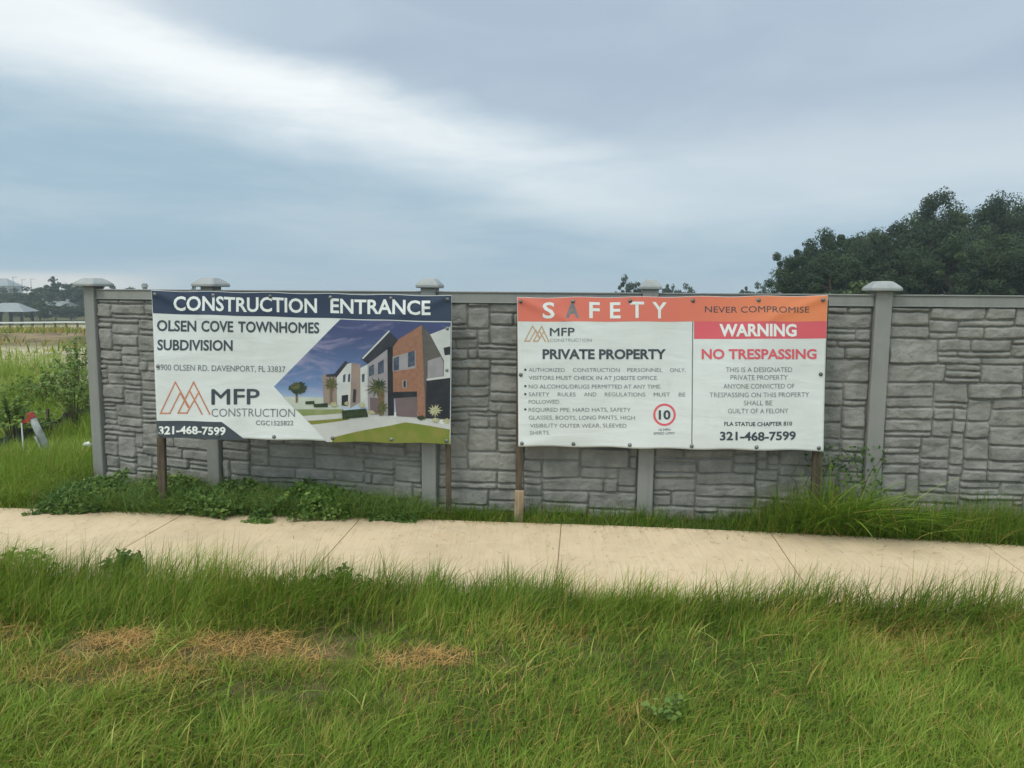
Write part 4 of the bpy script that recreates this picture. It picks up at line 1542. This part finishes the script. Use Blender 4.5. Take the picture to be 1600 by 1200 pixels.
def litter(px_, py_, size, label, seed):
    rd = np.random.default_rng(seed)
    bm = bmesh.new()
    bmesh.ops.create_icosphere(bm, subdivisions=2, radius=size)
    for v in bm.verts:
        v.co *= rd.uniform(0.6, 1.2)
        v.co.z *= 0.7
    o = obj('litter', bm, WHITEP)
    p_ = on_ground(px_, py_, 0.12)
    o.location = (p_.x, p_.y, 0.12)
    tag(o, label, 'litter')


litter(136, 695, 0.05, 'crumpled white scrap lying in the weeds next to the end fence post', 1)
litter(102, 620, 0.07, 'crumpled white scrap lying beside the black silt fabric, the left one of two', 2)
litter(127, 609, 0.09, 'larger white scrap lying against the black silt fabric near the end fence post', 3)

# silt fabric: low wavy cloth on short stakes
sf = thing('silt_fence', 'low black silt fabric on short stakes running back through the weeds', 'silt fence', (0, 0, 0))
A, B = on_ground(-60, 730), on_ground(160, 640)
n = 90
V, Q = [], []
for k in range(n):
    t = k / (n - 1)
    p_ = A.lerp(B, t)
    gz = float(terrain(p_.x, p_.y))
    sag = 0.05 * abs(math.sin(t * math.pi * 6))
    for th in (0.0, 0.012):
        for j, zz in enumerate((-0.03, 0.08, 0.14, 0.21 - sag)):
            V.append((p_.x + 0.03 * math.sin(t * 60 + j), p_.y + th + 0.04 * math.sin(t * 43 + j * 1.3), gz + zz))
for k in range(n - 1):
    for s_ in (0, 4):
        for j in range(3):
            Q.append((k * 8 + s_ + j, (k + 1) * 8 + s_ + j, (k + 1) * 8 + s_ + j + 1, k * 8 + s_ + j + 1))
    Q.append((k * 8 + 3, (k + 1) * 8 + 3, (k + 1) * 8 + 7, k * 8 + 7))
np_mesh('fabric', V, Q, SILT, sf, True)
for k in range(7):
    p_ = A.lerp(B, k / 6)
    bm = bmesh.new()
    box(bm, (p_.x, p_.y + 0.05, float(terrain(p_.x, p_.y)) + 0.14), (0.03, 0.03, 0.40), Matrix.Rotation(random.uniform(-.08, .08), 3, 'Y'), 0.002)
    obj('stake', bm, WOODB, sf)


# rubble stones on the sandy bank
ROCK = mat('pale_rubble', (0.46, 0.41, 0.32), (0.34, 0.29, 0.22), 5, 0.9, 0.5, 30)
rk = []
for k in range(3):
    rd = np.random.default_rng(50 + k)
    bm = bmesh.new()
    bmesh.ops.create_icosphere(bm, subdivisions=2, radius=0.5)
    for v in bm.verts:
        nn = fbm(np.array([v.co.x * 2 + k * 7]), np.array([v.co.y * 2 + v.co.z * 3]), 3, 60 + k)[0]
        v.co *= 0.65 + 0.75 * nn
        v.co.z *= 0.7
    me = bpy.data.meshes.new('rubble_stone')
    bm.to_mesh(me)
    bm.free()
    me.materials.append(ROCK)
    rk.append(me)
rd = random.Random(44)
for k in range(46):
    px_ = rd.uniform(70, 150)
    py_ = rd.uniform(545, 612)
    q = on_ground(px_, py_)
    o = bpy.data.objects.new('rubble_stone', rk[k % 3])
    COL.objects.link(o)
    s_ = rd.uniform(0.15, 0.42)
    o.scale = (s_, s_ * rd.uniform(0.7, 1.1), s_ * rd.uniform(0.6, 1))
    o.rotation_euler = (0, 0, rd.uniform(0, 6.28))
    o.location = (q.x, q.y, float(terrain(q.x, q.y)) + s_ * 0.12)
    tag(o, 'pale rubble stone scattered on the sandy bank left of the fence', 'stone', 'rubble on the sandy bank')


# ------------------------------------------------------------------ trees
def make_tree(name, label, cat, seed, H, R, leaf=0.22, blobs=60, per=150, low=0.25, tint0=0.4, tall=1.0, group=None):
    rg = np.random.default_rng(seed)
    root = thing(name, label, cat, (0, 0, 0), 0, group)
    bm = bmesh.new()
    top = Vector((rg.normal(0, 0.04 * H), rg.normal(0, 0.04 * H), H * 0.72))
    tr = 0.022 * H + 0.05
    tube(bm, [(0, 0, -0.3), (0.01 * H, 0, 0.02 * H), top * 0.5 + Vector((0.02 * H, 0, 0)), top], [tr * 1.5, tr, tr * 0.7, tr * 0.25], 9)
    cen, rad = [], []
    for k in range(blobs):
        a = rg.uniform(0, 2 * np.pi)
        ph = np.arccos(rg.uniform(-0.75, 1.0))
        q = rg.uniform(0.55, 1.04)
        lob = 1 + 0.22 * np.sin(3 * a + seed) + rg.normal(0, 0.13)
        cz = H * (low + (1 - low) * 0.5)
        c_ = np.array([np.cos(a) * np.sin(ph) * R * q * lob, np.sin(a) * np.sin(ph) * R * q * lob, cz + np.cos(ph) * H * (1 - low) * 0.47 * q * (0.85 + 0.15 * lob)])
        cen.append(c_)
        rad.append(R * (rg.uniform(0.10, 0.20) if rg.random() < 0.4 else rg.uniform(0.20, 0.33)))
        if k % 4 == 0:
            s_ = top * rg.uniform(0.35, 0.8)
            e = Vector(c_)
            tube(bm, [s_, s_.lerp(e, 0.5) + Vector((0, 0, 0.03 * H)), e], [tr * 0.35, tr * 0.22, tr * 0.08], 6)
    obj('trunk', bm, BARK, root)
    cen, rad = np.array(cen), np.array(rad)
    bi = np.repeat(np.arange(blobs), per)
    n = len(bi)
    dv = rg.normal(size=(n, 3))
    dv /= np.linalg.norm(dv, axis=1, keepdims=True)
    rr = rad[bi] * rg.random(n) ** 0.45
    P_ = cen[bi] + dv * rr[:, None] * np.array([1, 1, 0.75])
    nm = dv + rg.normal(0, 0.55, (n, 3)) + np.array([0, 0, 0.35])
    nm /= np.linalg.norm(nm, axis=1, keepdims=True)
    bt = rg.normal(0, 0.19, blobs)
    ti = np.clip(tint0 + bt[bi] + rg.normal(0, 0.10, n), 0, 1)
    foliage('crown', [leaves(P_, nm, leaf * rg.uniform(0.6, 1.3, n), ti, None, 0.65)], OAK, root)
    return root


protos = [make_tree('oak_tree', '', 'tree', 500 + k, 10.0, r_, 0.20, int(bl * 1.1), 440, lo, t0) for k, (r_, bl, lo, t0) in
          enumerate(((4.2, 64, 0.05, 0.38), (3.6, 56, 0.04, 0.30), (4.8, 70, 0.06, 0.45), (3.2, 54, 0.04, 0.36)))]


def plant_tree(px_, ytop, D, proto, wide, label, group, first=set()):
    """crown top seen at (px_, ytop) of the photo, standing D metres away"""
    p_ = at_depth(px_, ytop, D)
    gz = float(terrain(p_.x, p_.y))
    src = protos[proto]
    o = src if proto not in first else copy_tree(src)
    first.add(proto)
    hgt = p_.z - gz
    s_ = hgt / 9.75
    o.location = (p_.x, p_.y, gz)
    o.scale = (s_ * wide, s_ * wide, s_)
    o.rotation_euler = (0, 0, (px_ * 1.7) % 6.28)
    o['label'] = label
    o['group'] = group
    return o


GR = 'trees of the dark wood on the right'
plant_tree(1480, 306, 58, 0, 0.72, 'tall dark oak with the highest crown of the wood above the fence', GR)
plant_tree(1252, 374, 57, 1, 0.70, 'rounded dark tree at the left end of the wood beyond the fence', GR)
plant_tree(1398, 344, 60, 2, 0.85, 'broad dark oak left of the tallest tree in the wood', GR)
plant_tree(1300, 358, 60, 3, 0.95, 'dark tree second from the left end of the wood', GR)
plant_tree(1345, 354, 63, 1, 0.95, 'dark tree in the back of the wood, left of the pale post cap', GR)
plant_tree(1440, 330, 64, 3, 0.95, 'dark tree just behind and left of the tallest oak in the wood', GR)
plant_tree(1560, 300, 61, 2, 0.72, 'broad dark oak at the right edge of the photo', GR)
plant_tree(1625, 292, 60, 1, 0.85, 'dark tree cut by the right edge of the photo', GR)
plant_tree(1700, 280, 62, 0, 0.85, 'dark oak just outside the right edge of the photo', GR)
plant_tree(1790, 285, 62, 3, 1.0, 'dark tree farther outside the right edge of the photo', GR)
for px_, yt, D, pr, lb in ((1262, 402, 49, 0, 'low dark tree at the front left corner of the wood'), (1300, 396, 47, 3, 'low bushy tree in front of the wood, above the orange end of the red banner'),
                           (1350, 388, 48, 2, 'low spreading tree in front of the wood, left of the pale post cap'), (1420, 378, 47, 1, 'low tree in front of the wood, right of the pale post cap'),
                           (1490, 372, 46, 3, 'mid height tree in front of the tallest oak'), (1555, 368, 47, 0, 'mid height dark tree in front of the wood near the right edge'),
                           (1620, 360, 46, 2, 'mid height tree at the right edge in front of the wood'), (1700, 360, 46, 1, 'mid height tree outside the right edge in front of the wood')):
    plant_tree(px_, yt, D, pr, 1.0, lb, GR)
bright = make_tree('shrub', 'small yellow green bush at the foot of the dark wood beside the pale post cap', 'bush', 530, 3.4, 1.9, 0.2, 26, 120, 0.02, 0.95)
p_ = at_depth(1325, 436, 40)
bright.location = (p_.x, p_.y, float(terrain(p_.x, p_.y)))
bright.scale = (1, 1, (p_.z - bright.location.z) / 3.3)

# distant trees: over the fence in the middle and beyond the field on the left
far_proto = [make_tree('distant_tree', '', 'tree', 560 + k, 8.0, r_, 0.55, 34, 70, lo, t0) for k, (r_, lo, t0) in enumerate(((3.6, 0.3, 0.35), (4.6, 0.05, 0.25), (2.4, 0.35, 0.3)))]
used = set()


def far_tree(px_, ytop, D, pr, wide, label, group):
    p_ = at_depth(px_, ytop, D)
    gz = float(terrain(p_.x, p_.y))
    o = far_proto[pr] if pr not in used else copy_tree(far_proto[pr])
    used.add(pr)
    s_ = (p_.z - gz) / 7.7
    o.location = (p_.x, p_.y, gz)
    o.scale = (s_ * wide, s_ * wide, s_)
    o.rotation_euler = (0, 0, (px_ * 2.3) % 6.28)
    o['label'] = label
    o['group'] = group


G2 = 'distant trees over the fence'
for px_, yt, D, pr, w_, lb in ((985, 436, 130, 0, 0.62, 'small rounded distant tree left of the post cap above the red banner'),
                               (1041, 445, 150, 2, 0.5, 'tiny distant tree right of the post cap above the red banner'),
                               (1056, 449, 160, 0, 0.4, 'tiny distant bush between two others above the word NEVER'),
                               (1074, 447, 160, 1, 0.6, 'low wide distant tree above the word NEVER'),
                               (1163, 449, 140, 2, 0.6, 'low distant tree left of the small gap before the dark wood'),
                               (1186, 446, 140, 1, 0.6, 'low distant tree touching the left end of the dark wood'),
                               (300, 450, 170, 1, 0.5, 'low distant treetop left of the second post cap')):
    far_tree(px_, yt, D, pr, w_, lb, G2)
G3 = 'trees beyond the field on the left'
spec = [(-95, 446, 205, 1), (-60, 449, 195, 0), (-30, 451, 200, 1), (0, 452, 190, 1), (22, 453, 200, 1), (45, 451, 188, 1), (66, 446, 195, 2), (90, 438, 180, 0), (113, 447, 190, 1), (128, 443, 178, 2),
        (150, 446, 185, 1), (175, 449, 190, 0), (205, 452, 200, 1)]
for i, (px_, yt, D, pr) in enumerate(spec):
    far_tree(px_, yt, D, pr, 1.3 if pr == 1 else (0.85 if pr == 0 else 1.1),
             'distant dark tree with a rounded crown standing highest above the field' if i == 7 else
             ('distant slim tree just left of the end post cap' if i == 9 else 'distant dark tree in the row beyond the field on the left'), G3)
for px_, yt, D in ((-50, 472, 150), (-18, 470, 155), (20, 466, 170), (48, 468, 150), (62, 476, 142), (85, 474, 148), (110, 476, 145), (135, 474, 150), (160, 474, 150)):
    far_tree(px_, yt, D, 1, 1.5, 'low dark bushy tree in front of the distant row beyond the field', G3)

# houses, rail and poles far left
ROOFM = mat('pale_metal_roof', (0.26, 0.28, 0.29), (0.20, 0.22, 0.23), 2, 0.5)
WALLM = mat('pale_house_wall', (0.26, 0.255, 0.24), (0.21, 0.205, 0.195), 2, 0.8)
DARKM = mat('dark_opening', (0.03, 0.032, 0.035), None, 2, 0.5)


def house(px_, ybase, D, w, dp, hw, hr, label, open_=False, rot=0.2):
    p_ = at_depth(px_, ybase, D)
    gz = float(terrain(p_.x, p_.y))
    root = thing('pavilion' if open_ else 'house', label, 'pavilion' if open_ else 'house', (p_.x, p_.y, gz), rot)
    if open_:
        for sx in (-1, -0.33, 0.33, 1):
            for sy in (-1, 1):
                bm = bmesh.new()
                box(bm, (sx * w * 0.45, sy * dp * 0.42, hw / 2), (0.25, 0.25, hw))
                obj('column', bm, DARKM, root)
    else:
        bm = bmesh.new()
        box(bm, (0, 0, hw / 2), (w, dp, hw))
        obj('wall', bm, WALLM, root)
        for sx in (-0.3, 0.05, 0.32):
            bm = bmesh.new()
            box(bm, (sx * w, -dp / 2 - 0.02, hw * 0.55), (w * 0.11, 0.06, hw * 0.4))
            obj('window', bm, DARKM, root)
    bm = bmesh.new()
    e = 0.5
    v = [bm.verts.new(q) for q in ((-w / 2 - e, -dp / 2 - e, hw), (w / 2 + e, -dp / 2 - e, hw), (w / 2 + e, dp / 2 + e, hw), (-w / 2 - e, dp / 2 + e, hw), (-w * 0.22, 0, hw + hr), (w * 0.22, 0, hw + hr))]
    for f in ((0, 1, 5, 4), (2, 3, 4, 5), (1, 2, 5), (3, 0, 4), (3, 2, 1, 0)):
        bm.faces.new([v[k] for k in f])
    obj('roof', bm, ROOFM, root)
    return root


house(17, 494, 118, 5.0, 5, 2.1, 1.3, 'open pavilion with a pale hipped roof beyond the field', True)
house(96, 489, 178, 6.0, 6, 2.3, 1.3, 'pale low house among trees right of the open pavilion')
house(-75, 494, 150, 9, 7, 2.6, 1.8, 'pale house farther left than the open pavilion')
house(3, 478, 420, 16, 12, 9, 4, 'large pale building on the far skyline at the left edge', False, 0)

gr = thing('guard_rail', 'low white rail fence crossing beyond the earth heaps on the left', 'rail', (0, 0, 0))
A, B = at_depth(-300, 501, 66), at_depth(240, 499, 70)
bm = bmesh.new()
n = 30
pts = []
for k in range(n + 1):
    p_ = A.lerp(B, k / n)
    pts.append(Vector((p_.x, p_.y, float(terrain(p_.x, p_.y)))))
    if k < n:
        p2 = A.lerp(B, (k + 1) / n)
        z2_ = float(terrain(p2.x, p2.y))
        a_ = Vector((p_.x, p_.y, pts[-1].z + 0.62))
        b_ = Vector((p2.x, p2.y, z2_ + 0.62))
        mid, dd = (a_ + b_) / 2, b_ - a_
        box(bm, mid, (dd.length, 0.05, 0.13), dd.to_track_quat('X', 'Z').to_matrix())
obj('rail', bm, WHITEP, gr)
for p_ in pts:
    bm = bmesh.new()
    box(bm, (p_.x, p_.y + 0.1, p_.z + 0.36), (0.12, 0.12, 0.78))
    obj('post', bm, WOODB, gr)
for i, (px_, yt, D, lb) in enumerate(((20, 433, 260, 'leftmost of three thin distant light poles above the trees on the left'), (34, 437, 280, 'middle one of three thin distant light poles above the trees on the left'),
                                      (48, 436, 270, 'rightmost of three thin distant light poles above the trees on the left'))):
    p_ = at_depth(px_, yt, D)
    gz = float(terrain(p_.x, p_.y))
    root = thing('light_pole', lb, 'light pole', (p_.x, p_.y, gz), 0, 'distant light poles')
    bm = bmesh.new()
    h_ = p_.z - gz
    tube(bm, [(0, 0, 0), (0, 0, h_)], [0.16, 0.10], 6)
    obj('pole', bm, GREYPL, root)
    bm = bmesh.new()
    box(bm, (0.7, 0, h_), (1.6, 0.25, 0.14))
    obj('lamp_head', bm, GREYPL, root)
# short grey pipe showing over the top rail
p_ = at_depth(226, 443, 7.6)
bm = bmesh.new()
tube(bm, [(0, 0, 0), (0, 0, p_.z - 0.035)], 0.022, 10)
tube(bm, [(0, 0, p_.z - 0.036), (0, 0, p_.z)], [0.032, 0.024], 10)
o = obj('vent_pipe', bm, GREYPL)
o.location = (p_.x, p_.y, 0)
tag(o, 'small grey pipe end poking over the fence rail between the first two posts', 'pipe')

# ------------------------------------------------------------------ air
hz = bpy.data.materials.new('haze_air')
hz.use_nodes = True
hz.node_tree.nodes.clear()
T = NT(hz.node_tree)
ho = T.n('ShaderNodeOutputMaterial')
pv = T.n('ShaderNodeVolumePrincipled')
pv.inputs['Color'].default_value = (0.80, 0.90, 0.97, 1)
pv.inputs['Density'].default_value = 0.0009
pv.inputs['Anisotropy'].default_value = 0.2
T.link(pv.outputs[0], ho.inputs['Volume'])
bm = bmesh.new()
box(bm, (0, 5, 4.0), (1640, 1640, 23.0))
tag(obj('haze', bm, hz), kind='stuff')
